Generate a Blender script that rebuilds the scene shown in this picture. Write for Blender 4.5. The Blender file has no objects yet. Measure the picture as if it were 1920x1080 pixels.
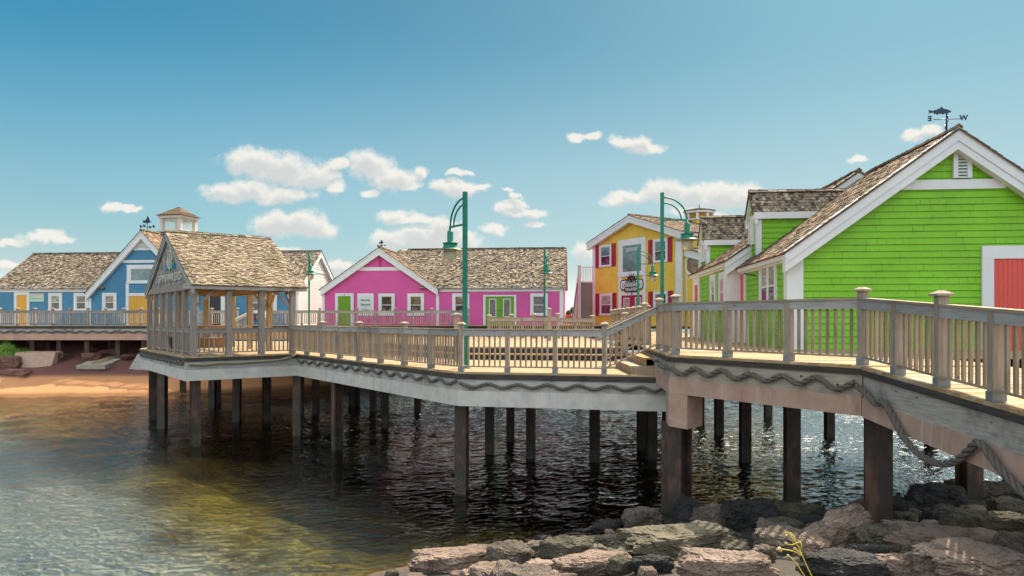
import bpy, bmesh, math, random
from math import sin, cos, pi, radians, sqrt, atan2, exp
from mathutils import Vector as V3, Matrix
random.seed(7)
RND = random.Random(11)
sc = bpy.context.scene
COL = sc.collection
# ------------------------------------------------------------------ camera
E = 4.5            # eye height above the water
F = 1310.0         # focal length in pixels of a 1920 wide picture
HY = 597.0         # row of the horizon
cam = bpy.data.objects.new("camera", bpy.data.cameras.new("camera"))
COL.objects.link(cam)
cam.location = (0, 0, E)
cam.rotation_euler = (pi/2, 0, 0)
cam.data.sensor_width = 36.0
cam.data.lens = F/1920*36
cam.data.shift_y = (HY-540)/1920
cam.data.clip_start = 0.1
cam.data.clip_end = 20000
sc.camera = cam
# ------------------------------------------------------------------ exposure
sc.view_settings.view_transform = 'Standard'
sc.view_settings.look = 'None'
sc.view_settings.exposure = 0.66
sc.view_settings.gamma = 1.0
sc.cycles.max_bounces = 8
sc.cycles.transparent_max_bounces = 10
sc.cycles.sample_clamp_indirect = 6.0
sc.cycles.caustics_reflective = False
sc.cycles.caustics_refractive = False
# ------------------------------------------------------------------ sun
SUN_AZ = radians(34)    # to the right of the view axis
SUN_EL = radians(50)
sd = V3((sin(SUN_AZ)*cos(SUN_EL), cos(SUN_AZ)*cos(SUN_EL), sin(SUN_EL)))
sl = bpy.data.lights.new("sun", 'SUN')
sl.energy = 4.8
sl.angle = radians(0.5)
sl.color = (1.0, 0.86, 0.66)
so = bpy.data.objects.new("sun", sl)
COL.objects.link(so)
so.rotation_euler = sd.to_track_quat('Z', 'Y').to_euler()
so.location = (40, 60, 90)

# ------------------------------------------------------------------ node helper
class NT:
    def __init__(s, tree):
        s.t = tree; s.n = tree.nodes; s.l = tree.links
    def node(s, kind, **kw):
        n = s.n.new(kind)
        for k, v in kw.items(): setattr(n, k, v)
        return n
    def link(s, a, b): s.l.new(a, b)
    def put(s, sock, v):
        if isinstance(v, bpy.types.NodeSocket): s.l.new(v, sock)
        elif v is not None:
            if sock.type == 'RGBA' and len(v) == 3: v = (*v, 1)
            sock.default_value = v
    def m(s, op, a, b=None, c=None, clamp=False):
        n = s.node('ShaderNodeMath', operation=op, use_clamp=clamp)
        s.put(n.inputs[0], a)
        if b is not None: s.put(n.inputs[1], b)
        if c is not None: s.put(n.inputs[2], c)
        return n.outputs[0]
    def v(s, op, a, b=None, c=None, out=0):
        n = s.node('ShaderNodeVectorMath', operation=op)
        s.put(n.inputs[0], a)
        if b is not None: s.put(n.inputs[1], b)
        if c is not None: s.put(n.inputs[2], c)
        return n.outputs[out]
    def mix(s, f, a, b, mode='MIX'):
        n = s.node('ShaderNodeMix', data_type='RGBA', blend_type=mode)
        s.put(n.inputs[0], f); s.put(n.inputs[6], a); s.put(n.inputs[7], b)
        return n.outputs[2]
    def ramp(s, f, lo, hi, a=0.0, b=1.0, smooth=True):
        n = s.node('ShaderNodeMapRange', interpolation_type='SMOOTHSTEP' if smooth else 'LINEAR')
        s.put(n.inputs[0], f); s.put(n.inputs[1], lo); s.put(n.inputs[2], hi)
        s.put(n.inputs[3], a); s.put(n.inputs[4], b)
        return n.outputs[0]
    def noise(s, vec, scale, detail=4, rough=0.55, out=0, dist=0.0):
        n = s.node('ShaderNodeTexNoise')
        s.put(n.inputs['Vector'], vec); s.put(n.inputs['Scale'], scale)
        s.put(n.inputs['Detail'], detail); s.put(n.inputs['Roughness'], rough); s.put(n.inputs['Distortion'], dist)
        return n.outputs[out]
    def scale(s, vec, sx, sy, sz=1.0):
        return s.v('MULTIPLY', vec, (sx, sy, sz))
    def bump(s, h, strength=0.5, dist=0.01, normal=None):
        n = s.node('ShaderNodeBump')
        s.put(n.inputs['Strength'], strength); s.put(n.inputs['Distance'], dist); s.put(n.inputs['Height'], h)
        if normal is not None: s.put(n.inputs['Normal'], normal)
        return n.outputs[0]
    def comb(s, x, y, z=0.0):
        n = s.node('ShaderNodeCombineXYZ')
        s.put(n.inputs[0], x); s.put(n.inputs[1], y); s.put(n.inputs[2], z)
        return n.outputs[0]
    def sep(s, v):
        n = s.node('ShaderNodeSeparateXYZ'); s.put(n.inputs[0], v)
        return n.outputs

# ------------------------------------------------------------------ sky and clouds
W = bpy.data.worlds.new("World"); sc.world = W; W.use_nodes = True
t = NT(W.node_tree); W.node_tree.nodes.clear()
sky = t.node('ShaderNodeTexSky', sky_type='NISHITA')
sky.sun_disc = False
sky.sun_elevation = SUN_EL
sky.sun_rotation = SUN_AZ
sky.air_density = 1.0; sky.dust_density = 1.6; sky.ozone_density = 1.0
skyc = sky.outputs[0]
tc = t.node('ShaderNodeTexCoord')
dx, dy, dz = t.sep(tc.outputs['Generated'])
ysafe = t.m('MAXIMUM', dy, 0.05)
P = t.comb(t.m('DIVIDE', dx, ysafe), t.m('DIVIDE', dz, ysafe), 0.0)
# every cloud is a few overlapping lobes: (column, row, half width, half height) as directions
CL = [(470,300,62,24),(530,312,64,30),(585,330,50,22),(626,350,22,9),
      (425,360,46,17),(470,352,44,18),(525,364,56,14),
      (515,414,38,22),(560,420,50,24),(592,430,36,17),
      (634,311,20,11),(690,312,42,26),(735,330,46,20),(765,344,26,9),(690,358,18,8),
      (838,344,28,11),(865,352,40,14),(895,350,26,8),(855,322,16,7),(790,319,14,13),
      (742,404,28,14),(785,410,42,8),(742,455,46,18),(800,448,66,26),(830,432,40,24),(860,452,40,22),
      (943,395,22,10),(985,399,38,10),(965,383,24,6),(965,370,13,6),(926,428,30,10),
      (1165,263,25,12),(1192,268,34,18),(1215,274,28,10),(1086,253,24,9),(1116,254,16,9),
      (1165,372,36,12),(1205,374,40,12),(1250,362,46,24),(1300,370,40,18),(1350,362,46,22),(1400,368,46,17),
      (1090,475,24,19),(640,498,32,14),(1718,257,30,11),(1745,250,22,9),(212,385,18,10),(238,389,24,7),(78,444,38,10),(105,449,28,7),(20,500,24,10),
      (1605,303,15,7),(890,475,60,9),(520,470,40,6),(1560,430,50,12),(700,500,40,10),(30,455,30,6),(1000,420,20,5),(880,320,14,5),(950,360,12,4),(985,470,40,6),(1325,400,70,10)]
wob = t.noise(P, 14.0, 7, 0.62, out=1)
Pw = t.v('ADD', P, t.v('MULTIPLY', t.v('SUBTRACT', wob, (0.5, 0.5, 0.5)), (0.055, 0.045, 0.0)))
def field(V):
    acc = None
    for (cx, cy, rx, ry) in CL:
        u0 = (cx-960)/F; v0 = (HY-cy)/F; ix = F/(rx*1.04); iy = F/(ry*1.12)
        L = t.v('LENGTH', t.v('MULTIPLY_ADD', V, (ix, iy, 0), (-u0*ix, -v0*iy, 0)), out=1)
        acc = L if acc is None else t.m('SMOOTH_MIN', acc, L, 0.22)
    return acc
acc = field(Pw)
fine = t.noise(P, 55.0, 8, 0.68)
fine2 = t.noise(P, 20.0, 4, 0.6)
bil = t.m('ADD', t.m('MULTIPLY', t.m('SUBTRACT', fine, 0.5), 1.15), t.m('MULTIPLY', t.m('SUBTRACT', fine2, 0.5), 0.7))
dn = t.m('ADD', acc, bil)
dens = t.ramp(dn, 1.26, 0.60)
# sunny side above right, greyer undersides: how much cloud lies towards the sun
up = t.m('ADD', field(t.v('ADD', Pw, (0.003, 0.0105, 0))), t.m('MULTIPLY', t.m('SUBTRACT', t.noise(t.v('ADD', P, (0.002, 0.006, 0)), 55.0, 8, 0.68), 0.5), 1.5))
shade = t.m('MULTIPLY', t.ramp(up, 1.15, 0.35), 0.95)
ccol = t.mix(shade, (7.0, 6.75, 6.2), (5.0, 5.15, 5.1))
front = t.ramp(dy, 0.05, 0.12)
# thin white veil low over the horizon and towards the sun
sunv = t.v('DOT_PRODUCT', tc.outputs['Generated'], tuple(sd), out=1)
sunv = t.ramp(sunv, 0.35, 0.93)
skyc = t.v('MULTIPLY', skyc, t.mix(sunv, (0.17, 0.74, 0.80), (0.30, 0.54, 0.54)))
veil = t.m('ADD', t.ramp(dz, 0.38, -0.02, 0.0, 0.66), t.m('MULTIPLY', sunv, t.ramp(dz, 0.42, 0.12, 0.0, 0.30)), clamp=True)
skyv = t.mix(veil, skyc, (4.7, 5.4, 5.5))
glow = t.ramp(t.v('DOT_PRODUCT', tc.outputs['Generated'], tuple(sd), out=1), 0.875, 0.995)
skyv = t.v('ADD', skyv, t.mix(t.m('POWER', glow, 1.6), (0, 0, 0), (80.0, 75.0, 64.0)))  # extra sun glow above the frame, added to brighten the water glints
low = t.ramp(dz, 0.13, 0.0, 0.0, 0.55)
skyv = t.mix(low, skyv, (5.9, 6.3, 6.1))
skyv = t.mix(t.ramp(dz, 0.075, 0.005), skyv, (8.2, 8.3, 7.8))
out = t.mix(t.m('MULTIPLY', t.m('MULTIPLY', dens, front), 0.93), skyv, ccol)
# broken bright clouds added in the unseen sky behind the camera, filling shaded facades
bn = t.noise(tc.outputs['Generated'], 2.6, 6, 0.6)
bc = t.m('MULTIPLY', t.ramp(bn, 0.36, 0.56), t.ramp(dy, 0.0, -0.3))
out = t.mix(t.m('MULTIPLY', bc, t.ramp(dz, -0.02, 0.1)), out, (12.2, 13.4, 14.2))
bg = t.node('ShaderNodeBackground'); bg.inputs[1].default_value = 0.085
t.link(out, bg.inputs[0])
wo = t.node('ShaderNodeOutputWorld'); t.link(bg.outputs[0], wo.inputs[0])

# ------------------------------------------------------------------ mesh builder and scene helpers
def ray(px, py): return V3(((px-960)/F, 1.0, (HY-py)/F))
def P3(px, py, Y): return V3(((px-960)/F*Y, Y, E+(HY-py)/F*Y))

class MB:
    """collects polygons (world coordinates) with a UV in metres, u along the longer side"""
    def __init__(s): s.v = []; s.f = []; s.uv = []; s.sm = []
    def face(s, pts, uv=None, smooth=False):
        i = len(s.v); s.v += [tuple(p) for p in pts]
        s.f.append(tuple(range(i, i+len(pts))))
        if uv is None:
            a = V3(pts[0]); e1 = V3(pts[1])-a; e2 = V3(pts[-1])-a
            if e1.length < e2.length: e1, e2 = e2, e1
            e1 = e1.normalized() if e1.length > 1e-9 else V3((1, 0, 0))
            n = e1.cross(e2); w = n.cross(e1)
            w = w.normalized() if w.length > 1e-12 else V3((0, 0, 1))
            ox, oy = RND.uniform(0, 50), RND.uniform(0, 50)
            uv = [((V3(p)-a).dot(e1)+ox, (V3(p)-a).dot(w)+oy) for p in pts]
        s.uv.append(uv); s.sm.append(smooth)
    def hexa(s, c):
        """8 corners: bottom ring 0-3 (counter clockwise from above), top ring 4-7; shared vertices, so one island"""
        i = len(s.v); s.v += [tuple(p) for p in c]
        L = [(V3(c[1])-V3(c[0])).length, (V3(c[3])-V3(c[0])).length, (V3(c[4])-V3(c[0])).length]
        ax = L.index(max(L)); ox, oy = RND.uniform(0, 50), RND.uniform(0, 50)
        d = [(V3(c[1])-V3(c[0])), (V3(c[3])-V3(c[0])), (V3(c[4])-V3(c[0]))]
        d = [q.normalized() if q.length > 1e-9 else V3((0, 0, 1)) for q in d]
        for q, fs in enumerate([(0,3,2,1),(4,5,6,7),(0,1,5,4),(1,2,6,5),(2,3,7,6),(3,0,4,7)]):
            s.f.append(tuple(i+k for k in fs)); s.sm.append(False)
            axes = [(0,1),(0,1),(0,2),(1,2),(0,2),(1,2)][q]
            other = axes[0] if axes[1] == ax else axes[1]
            main = ax if ax in axes else axes[0]
            if main == other: other = axes[1]
            a = V3(c[0])
            s.uv.append([((V3(c[k])-a).dot(d[main])+ox, (V3(c[k])-a).dot(d[other])+oy+q*0.37) for k in fs])
    def box(s, x0, x1, y0, y1, z0, z1, M=None):
        c = [(x0,y0,z0),(x1,y0,z0),(x1,y1,z0),(x0,y1,z0),(x0,y0,z1),(x1,y0,z1),(x1,y1,z1),(x0,y1,z1)]
        if M is not None: c = [M @ V3(p) for p in c]
        s.hexa(c)
    def bar(s, a, b, w, h, up=V3((0, 0, 1))):
        """square timber from a to b, w across, h high, centred"""
        a = V3(a); b = V3(b); d = (b-a).normalized()
        r = d.cross(up)
        r = r.normalized() if r.length > 1e-6 else V3((1, 0, 0))
        q = r.cross(d)
        r = r*w/2; q = q*h/2
        s.hexa([a-r-q, a+r-q, b+r-q, b-r-q, a-r+q, a+r+q, b+r+q, b-r+q])
    def prism(s, poly, off):
        """poly: list of points (counter clockwise seen from outside), off: vector to the back"""
        n = len(poly); off = V3(off)
        a = [V3(p) for p in poly]; b = [p+off for p in a]
        s.face(a); s.face(b[::-1])
        for k in range(n):
            s.face([a[k], b[k], b[(k+1) % n], a[(k+1) % n]])
    def tube(s, pts, r, seg=8, smooth=True, caps=True):
        pts = [V3(p) for p in pts]; n = len(pts)
        rs = r if isinstance(r, (list, tuple)) else [r]*n
        i0 = len(s.v); nrm = None; ln = 0
        for k, p in enumerate(pts):
            d = (pts[min(k+1, n-1)]-pts[max(k-1, 0)]).normalized()
            if nrm is None:
                nrm = d.orthogonal().normalized()
            nrm = (nrm-d*nrm.dot(d)).normalized()
            bn = d.cross(nrm)
            for j in range(seg):
                a = 2*pi*j/seg
                s.v.append(tuple(p+(nrm*cos(a)+bn*sin(a))*rs[k]))
        for k in range(n-1):
            l2 = ln+(pts[k+1]-pts[k]).length
            for j in range(seg):
                j2 = (j+1) % seg
                s.f.append((i0+k*seg+j, i0+k*seg+j2, i0+(k+1)*seg+j2, i0+(k+1)*seg+j)); s.sm.append(smooth)
                c = 2*pi*rs[k]/seg
                s.uv.append([(ln, j*c), (ln, (j+1)*c), (l2, (j+1)*c), (l2, j*c)])
            ln = l2
        if caps:
            for k, rev in ((0, True), (n-1, False)):
                ids = [i0+k*seg+j for j in range(seg)]
                if rev: ids = ids[::-1]
                s.f.append(tuple(ids)); s.sm.append(False); s.uv.append([(0, 0)]*seg)
    def lathe(s, prof, c, seg=16, smooth=True, rot=0.0):
        """prof: list of (radius, z) from bottom up"""
        i0 = len(s.v); c = V3(c)
        for (r, z) in prof:
            for j in range(seg):
                a = 2*pi*j/seg+rot
                s.v.append((c.x+r*cos(a), c.y+r*sin(a), c.z+z))
        for k in range(len(prof)-1):
            for j in range(seg):
                j2 = (j+1) % seg
                s.f.append((i0+k*seg+j, i0+k*seg+j2, i0+(k+1)*seg+j2, i0+(k+1)*seg+j)); s.sm.append(smooth)
                u0 = 2*pi*max(prof[k][0], .01)*j/seg; u1 = 2*pi*max(prof[k][0], .01)*(j+1)/seg
                s.uv.append([(u0, prof[k][1]), (u1, prof[k][1]), (u1, prof[k+1][1]), (u0, prof[k+1][1])])
        for k, rev in ((0, True), (len(prof)-1, False)):
            if prof[k][0] > 1e-4:
                ids = [i0+k*seg+j for j in range(seg)]
                s.f.append(tuple(ids[::-1] if rev else ids)); s.sm.append(False); s.uv.append([(0, 0)]*seg)
    def build(s, name, mat, parent=None, loc=None):
        org = V3(loc) if loc is not None else (WO[parent.name] if parent is not None else V3((0, 0, 0)))
        me = bpy.data.meshes.new(name)
        me.from_pydata([(p[0]-org.x, p[1]-org.y, p[2]-org.z) for p in s.v], [], s.f)
        uvl = me.uv_layers.new(name="UVMap")
        flat = [c for f in s.uv for p in f for c in p]
        uvl.data.foreach_set("uv", flat)
        me.polygons.foreach_set("use_smooth", s.sm)
        me.update()
        for mm in (mat if isinstance(mat, list) else [mat]): me.materials.append(mm)
        o = bpy.data.objects.new(name, me); COL.objects.link(o)
        WO[o.name] = org
        if parent is not None:
            o.parent = parent
            o.location = org-WO[parent.name]
        else:
            o.location = org
        return o
WO = {}
def thing(name, label, cat, loc=(0, 0, 0), group=None):
    o = bpy.data.objects.new(name, None); COL.objects.link(o)
    o.location = loc; o.empty_display_size = .3; WO[o.name] = V3(loc)
    o["label"] = label; o["category"] = cat
    if group: o["group"] = group
    return o
def tag(o, label, cat, group=None):
    o["label"] = label; o["category"] = cat
    if group: o["group"] = group
    return o
def struct(o): o["kind"] = "structure"; return o
def dup(o, parent=None, loc=None, rz=None):
    c = o.copy(); COL.objects.link(c)
    c.parent = parent
    WO[c.name] = V3(loc) if loc is not None else WO[o.name]
    if loc is not None: c.location = V3(loc)-(WO[parent.name] if parent is not None else V3((0, 0, 0)))
    if rz is not None: c.rotation_euler[2] = rz
    return c
def dup_tree(o, loc, rz=0.0):
    r = dup(o, None, loc, rz)
    for ch in list(o.children):
        c = ch.copy(); COL.objects.link(c); c.parent = r
        for g in list(ch.children):
            d = g.copy(); COL.objects.link(d); d.parent = c
    return r
def text(body, name, mat, parent, M, size, depth=0.012, align='CENTER', spacing=1.0, bold=0.0, fit=None):
    cu = bpy.data.curves.new(name, 'FONT'); cu.body = body; cu.size = size
    cu.extrude = depth; cu.align_x = align; cu.align_y = 'CENTER'; cu.space_character = spacing; cu.offset = bold
    cu.materials.append(mat)
    tmp = bpy.data.objects.new(name+"_curve", cu)
    me = bpy.data.meshes.new_from_object(tmp); bpy.data.objects.remove(tmp); bpy.data.curves.remove(cu)
    if fit:
        xs_ = [v.co.x for v in me.vertices]; ys_ = [v.co.y for v in me.vertices]
        me.transform(Matrix.Diagonal((fit[0]/(max(xs_)-min(xs_)), fit[1]/(max(ys_)-min(ys_)), 1, 1)))
    o = bpy.data.objects.new(name, me); COL.objects.link(o)
    o.parent = parent
    o.matrix_local = Matrix.Translation(-WO[parent.name]) @ M
    return o

class Frame:
    """an upright plane: u to the right seen from outside, d outwards, z up"""
    def __init__(s, A, u):
        s.A = V3((A[0], A[1], 0)); s.u = V3((u[0], u[1], 0)).normalized()
        s.n = V3((s.u.y, -s.u.x, 0))
    def pt(s, u, d, z): return s.A+s.u*u+s.n*d+V3((0, 0, z))
    def pix(s, px, py):
        r = ray(px, py); o = V3((0, 0, E))
        k = (s.A-o).dot(s.n)/r.dot(s.n)
        p = o+r*k
        return ((p-s.A).dot(s.u), p.z)
    def U(s, px): return s.pix(px, HY)[0]
    def Z(s, px, py): return s.pix(px, py)[1]
    def box(s, mb, u0, u1, d0, d1, z0, z1):
        p = s.pt
        mb.hexa([p(u0,d1,z0),p(u1,d1,z0),p(u1,d0,z0),p(u0,d0,z0),p(u0,d1,z1),p(u1,d1,z1),p(u1,d0,z1),p(u0,d0,z1)])
    def prism(s, mb, poly, d0, d1):
        mb.prism([s.pt(u, d1, z) for u, z in poly], s.n*(d0-d1))
    def matrix(s, u, d, z, flip=False):
        p = s.pt(u, d, z); x = s.u; y = V3((0, 0, 1)); zz = s.n
        return Matrix(((x.x, y.x, zz.x, p.x), (x.y, y.y, zz.y, p.y), (x.z, y.z, zz.z, p.z), (0, 0, 0, 1)))

# ------------------------------------------------------------------ materials
def newmat(name):
    m = bpy.data.materials.new(name); m.use_nodes = True
    m.node_tree.nodes.clear(); t = NT(m.node_tree)
    b = t.node('ShaderNodeBsdfPrincipled'); o = t.node('ShaderNodeOutputMaterial')
    t.link(b.outputs[0], o.inputs[0])
    return m, t, b
def uvc(t): return t.node('ShaderNodeUVMap', uv_map="UVMap").outputs[0]
def isl(t): return t.node('ShaderNodeNewGeometry').outputs['Random Per Island']
def pos(t): return t.node('ShaderNodeNewGeometry').outputs['Position']

def wood(name, a, b, dark, rough=0.85, stain=0.5, knots=True, bump=0.35):
    m, t, bs = newmat(name)
    uv = uvc(t); r = isl(t)
    g1 = t.noise(t.scale(uv, 2.2, 38), 1.0, 5, 0.6)
    g2 = t.noise(t.scale(uv, 7, 150), 1.0, 2, 0.5)
    blot = t.noise(pos(t), 1.7, 4, 0.6)
    c = t.mix(t.ramp(g1, 0.3, 0.7), a, b)
    c = t.mix(t.m('MULTIPLY', t.ramp(blot, 0.5, 0.75), stain), c, dark)
    c = t.mix(t.m('MULTIPLY', t.ramp(g2, 0.55, 0.75), 0.35), c, dark)
    if knots:
        vo = t.node('ShaderNodeTexVoronoi'); t.put(vo.inputs['Vector'], t.scale(uv, 2.4, 7)); vo.inputs['Scale'].default_value = 1.0
        c = t.mix(t.ramp(vo.outputs[0], 0.13, 0.05, 0, 0.8), c, tuple(x*0.5 for x in dark))
    hsv = t.node('ShaderNodeHueSaturation'); t.put(hsv.inputs['Color'], c)
    t.put(hsv.inputs['Value'], t.ramp(r, 0, 1, 0.72, 1.2, False)); t.put(hsv.inputs['Saturation'], t.ramp(t.m('FRACT', t.m('MULTIPLY', r, 7.3)), 0, 1, 0.7, 1.2, False))
    t.link(hsv.outputs[0], bs.inputs['Base Color'])
    bs.inputs['Roughness'].default_value = rough
    t.link(t.bump(t.m('ADD', g1, t.m('MULTIPLY', g2, 0.6)), bump, 0.006), bs.inputs['Normal'])
    return m

def paint(name, col, wear=(0.0, (0.4, 0.4, 0.4)), rough=0.55, vary=0.10, grain=True, isl_var=0.0, joints=False):
    m, t, bs = newmat(name)
    p = pos(t)
    n1 = t.noise(p, 0.9, 4, 0.6); n2 = t.noise(t.scale(p, 9, 9, 3), 1.0, 5, 0.65)
    c = t.mix(t.ramp(n1, 0.3, 0.7), tuple(x*(1-vary) for x in col), tuple(min(1, x*(1+vary)) for x in col))
    c = t.mix(t.m('MULTIPLY', t.ramp(n2, 0.52, 0.8), vary*1.6), c, tuple(x*0.55 for x in col))
    if wear[0] > 0:
        n3 = t.noise(t.scale(p, 5, 5, 1.4), 1.0, 7, 0.7)
        c = t.mix(t.ramp(n3, 0.66-wear[0]*0.2, 0.76-wear[0]*0.2), c, wear[1])
    h = n2
    if joints:
        br = t.node('ShaderNodeTexBrick'); br.offset = 0.5; br.squash_frequency = 2; br.squash = 0.7
        u_, v_, _z = t.sep(uvc(t)); row = t.m('FLOOR', t.m('DIVIDE', t.m('ADD', v_, 0.0005), joints))
        jit = t.m('FRACT', t.m('MULTIPLY', t.m('SINE', t.m('MULTIPLY', row, 12.9898)), 437.58))
        wav = t.m('MULTIPLY', t.m('SINE', t.m('ADD', t.m('MULTIPLY', u_, 2.3), t.m('MULTIPLY', row, 1.7))), 0.10)
        t.put(br.inputs['Vector'], t.comb(t.m('ADD', t.m('ADD', u_, wav), jit), t.m('ADD', v_, 0.0005), 0.0))
        br.inputs['Scale'].default_value = 1.0; br.inputs['Mortar Size'].default_value = 0.009
        br.inputs['Brick Width'].default_value = 0.27; br.inputs['Row Height'].default_value = joints
        br.inputs['Color1'].default_value = (0, 0, 0, 1); br.inputs['Color2'].default_value = (1, 1, 1, 1); br.inputs['Mortar'].default_value = (0.5, 0.5, 0.5, 1)
        patch = t.ramp(t.noise(t.scale(uvc(t), 2.6, 3.4), 1.0, 3, 0.6), 0.46, 0.62)
        c = t.mix(t.m('MULTIPLY', t.sep(br.outputs[0])[0], 0.13), c, tuple(x*0.6 for x in col))
        c = t.mix(t.m('MULTIPLY', br.outputs['Fac'], t.m('MULTIPLY_ADD', patch, 0.5, 0.07)), c, tuple(x*0.25 for x in col))
        h = t.m('SUBTRACT', t.m('MULTIPLY', n2, 0.5), br.outputs['Fac'])
    if isl_var:
        hsv = t.node('ShaderNodeHueSaturation'); t.put(hsv.inputs['Color'], c)
        t.put(hsv.inputs['Value'], t.ramp(isl(t), 0, 1, 1-isl_var, 1+isl_var, False)); c = hsv.outputs[0]
    t.put(bs.inputs['Base Color'], c)
    bs.inputs['Roughness'].default_value = rough
    t.link(t.bump(h, 0.25, 0.006), bs.inputs['Normal'])
    return m

def shake(name, a, b, c3, moss=0.0, var=0.45):
    m, t, bs = newmat(name)
    r = isl(t); p = pos(t)
    big = t.noise(p, 0.8, 4, 0.6)
    g = t.noise(t.scale(uvc(t), 60, 4), 1.0, 4, 0.6)
    c = t.mix(r, a, b)
    c = t.mix(t.ramp(t.m('FRACT', t.m('MULTIPLY', r, 13.7)), 0.65, 0.95), c, c3)
    c = t.mix(t.m('MULTIPLY', t.ramp(g, 0.45, 0.75), 0.5), c, tuple(x*0.4 for x in a))
    if moss: c = t.mix(t.m('MULTIPLY', t.ramp(big, 0.5, 0.62), moss), c, (0.10, 0.085, 0.02))
    hsv = t.node('ShaderNodeHueSaturation'); t.put(hsv.inputs['Color'], c)
    t.put(hsv.inputs['Value'], t.ramp(t.m('FRACT', t.m('MULTIPLY', r, 5.1)), 0, 1, 1-var, 1+var, False))
    t.link(hsv.outputs[0], bs.inputs['Base Color'])
    bs.inputs['Roughness'].default_value = 0.9
    t.link(t.bump(g, 0.5, 0.01), bs.inputs['Normal'])
    return m

def concrete(name, a, b, streak, dark):
    m, t, bs = newmat(name)
    uv = uvc(t)
    n = t.noise(pos(t), 2.5, 6, 0.65); s = t.noise(t.scale(uv, 9, 0.5), 1.0, 5, 0.7); f = t.noise(pos(t), 40, 3, 0.6)
    c = t.mix(t.ramp(n, 0.3, 0.7), a, b)
    c = t.mix(t.m('MULTIPLY', t.ramp(s, 0.5, 0.72), 0.6), c, streak)
    c = t.mix(t.m('MULTIPLY', t.ramp(t.noise(t.scale(uv, 3.1, 0.4), 1.0, 4, 0.7), 0.6, 0.75), 0.7), c, dark)
    c = t.mix(t.m('MULTIPLY', t.ramp(f, 0.6, 0.75), 0.25), c, dark)
    t.put(bs.inputs['Base Color'], c); bs.inputs['Roughness'].default_value = 0.9
    t.link(t.bump(t.m('ADD', f, n), 0.4, 0.01), bs.inputs['Normal'])
    return m

def metal(name, col, rough=0.4, metallic=0.0, rust=None, tide=False):
    m, t, bs = newmat(name)
    n = t.noise(pos(t), 6, 6, 0.65)
    c = t.mix(t.ramp(n, 0.3, 0.7), tuple(x*0.85 for x in col), tuple(min(1, x*1.15) for x in col))
    if rust: c = t.mix(t.m('MULTIPLY', t.ramp(t.noise(t.scale(pos(t), 3, 3, 1), 1.5, 6, 0.7), 0.45, 0.65), 0.8), c, rust)
    if tide:
        z_ = t.sep(pos(t))[2]; ed = t.m('ADD', z_, t.m('MULTIPLY', t.noise(pos(t), 9, 3, .6), -0.5))
        c = t.mix(t.ramp(ed, 0.75, 0.35, 0, .8), c, (0.035, 0.034, 0.02))
        fl = t.node('ShaderNodeTexVoronoi'); t.put(fl.inputs['Vector'], pos(t)); fl.inputs['Scale'].default_value = 38
        c = t.mix(t.m('MULTIPLY', t.ramp(fl.outputs[0], .32, .2), t.ramp(ed, 0.35, 0.1, 0, .8)), c, (0.30, 0.28, 0.22))
    t.put(bs.inputs['Base Color'], c); bs.inputs['Roughness'].default_value = rough; bs.inputs['Metallic'].default_value = metallic
    t.link(t.bump(n, 0.1, 0.004), bs.inputs['Normal'])
    return m

def glass_pane(name, base, items, rough=0.04):
    """window glass; dim rooms and sky reflections are painted into its colour"""
    m, t, bs = newmat(name)
    p = pos(t)
    n = t.noise(t.scale(p, 3.2, 3.2, 4.0), 1.0, 3, 0.6, dist=0.6); n2 = t.noise(t.scale(p, 9, 9, 7), 1.0, 4, 0.7, out=1)
    c = t.mix(t.ramp(n, 0.47, 0.6), base, items)
    c = t.mix(t.ramp(t.sep(n2)[0], 0.58, 0.66, 0, 0.6), c, tuple(min(1, x*1.7) for x in items))
    c = t.mix(0.0, c, base)
    t.put(bs.inputs['Base Color'], c); bs.inputs['Roughness'].default_value = rough
    bs.inputs['IOR'].default_value = 1.6
    bs.inputs['Specular IOR Level'].default_value = 0.9
    return m

M = {}
M['rail'] = wood('weathered_rail_wood', (0.27, 0.205, 0.145), (0.385, 0.30, 0.215), (0.095, 0.076, 0.064), stain=0.4)
M['railtop'] = wood('silvery_rail_board', (0.27, 0.255, 0.24), (0.40, 0.385, 0.365), (0.12, 0.11, 0.105), stain=0.45)
M['railcap'] = wood('sunworn_cap_wood', (0.27, 0.205, 0.15), (0.39, 0.305, 0.22), (0.12, 0.09, 0.07))
M['deck'] = wood('deck_plank_wood', (0.37, 0.24, 0.118), (0.49, 0.335, 0.18), (0.22, 0.15, 0.085), stain=0.3)
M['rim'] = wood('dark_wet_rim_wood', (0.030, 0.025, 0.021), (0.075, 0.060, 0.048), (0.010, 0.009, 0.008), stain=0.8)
M['fascia'] = wood('grey_fascia_wood', (0.30, 0.29, 0.27), (0.45, 0.435, 0.405), (0.06, 0.056, 0.052), stain=0.85)
M['timber'] = wood('pale_timber_beam', (0.34, 0.295, 0.235), (0.50, 0.44, 0.36), (0.11, 0.095, 0.08), stain=0.75)
M['gazebo'] = wood('gazebo_post_wood', (0.23, 0.185, 0.155), (0.33, 0.275, 0.23), (0.11, 0.09, 0.078), stain=0.35)
M['honey_goldlit'] = wood('honey_wood', (0.37, 0.235, 0.115), (0.48, 0.325, 0.165), (0.22, 0.13, 0.065), stain=0.25)  # honey planks; also carries the golden light painted on the gazebo's far timbers
M['conc_grey'] = concrete('stained_pale_concrete', (0.50, 0.475, 0.43), (0.64, 0.61, 0.555), (0.68, 0.65, 0.60), (0.26, 0.20, 0.15))
M['conc_pink'] = concrete('pinkish_concrete', (0.44, 0.27, 0.20), (0.53, 0.345, 0.26), (0.58, 0.49, 0.42), (0.25, 0.115, 0.07))
M['steel'] = metal('rusty_steel_pile', (0.05, 0.033, 0.028), 0.6, 0.1, (0.16, 0.078, 0.045), tide=True)
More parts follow.
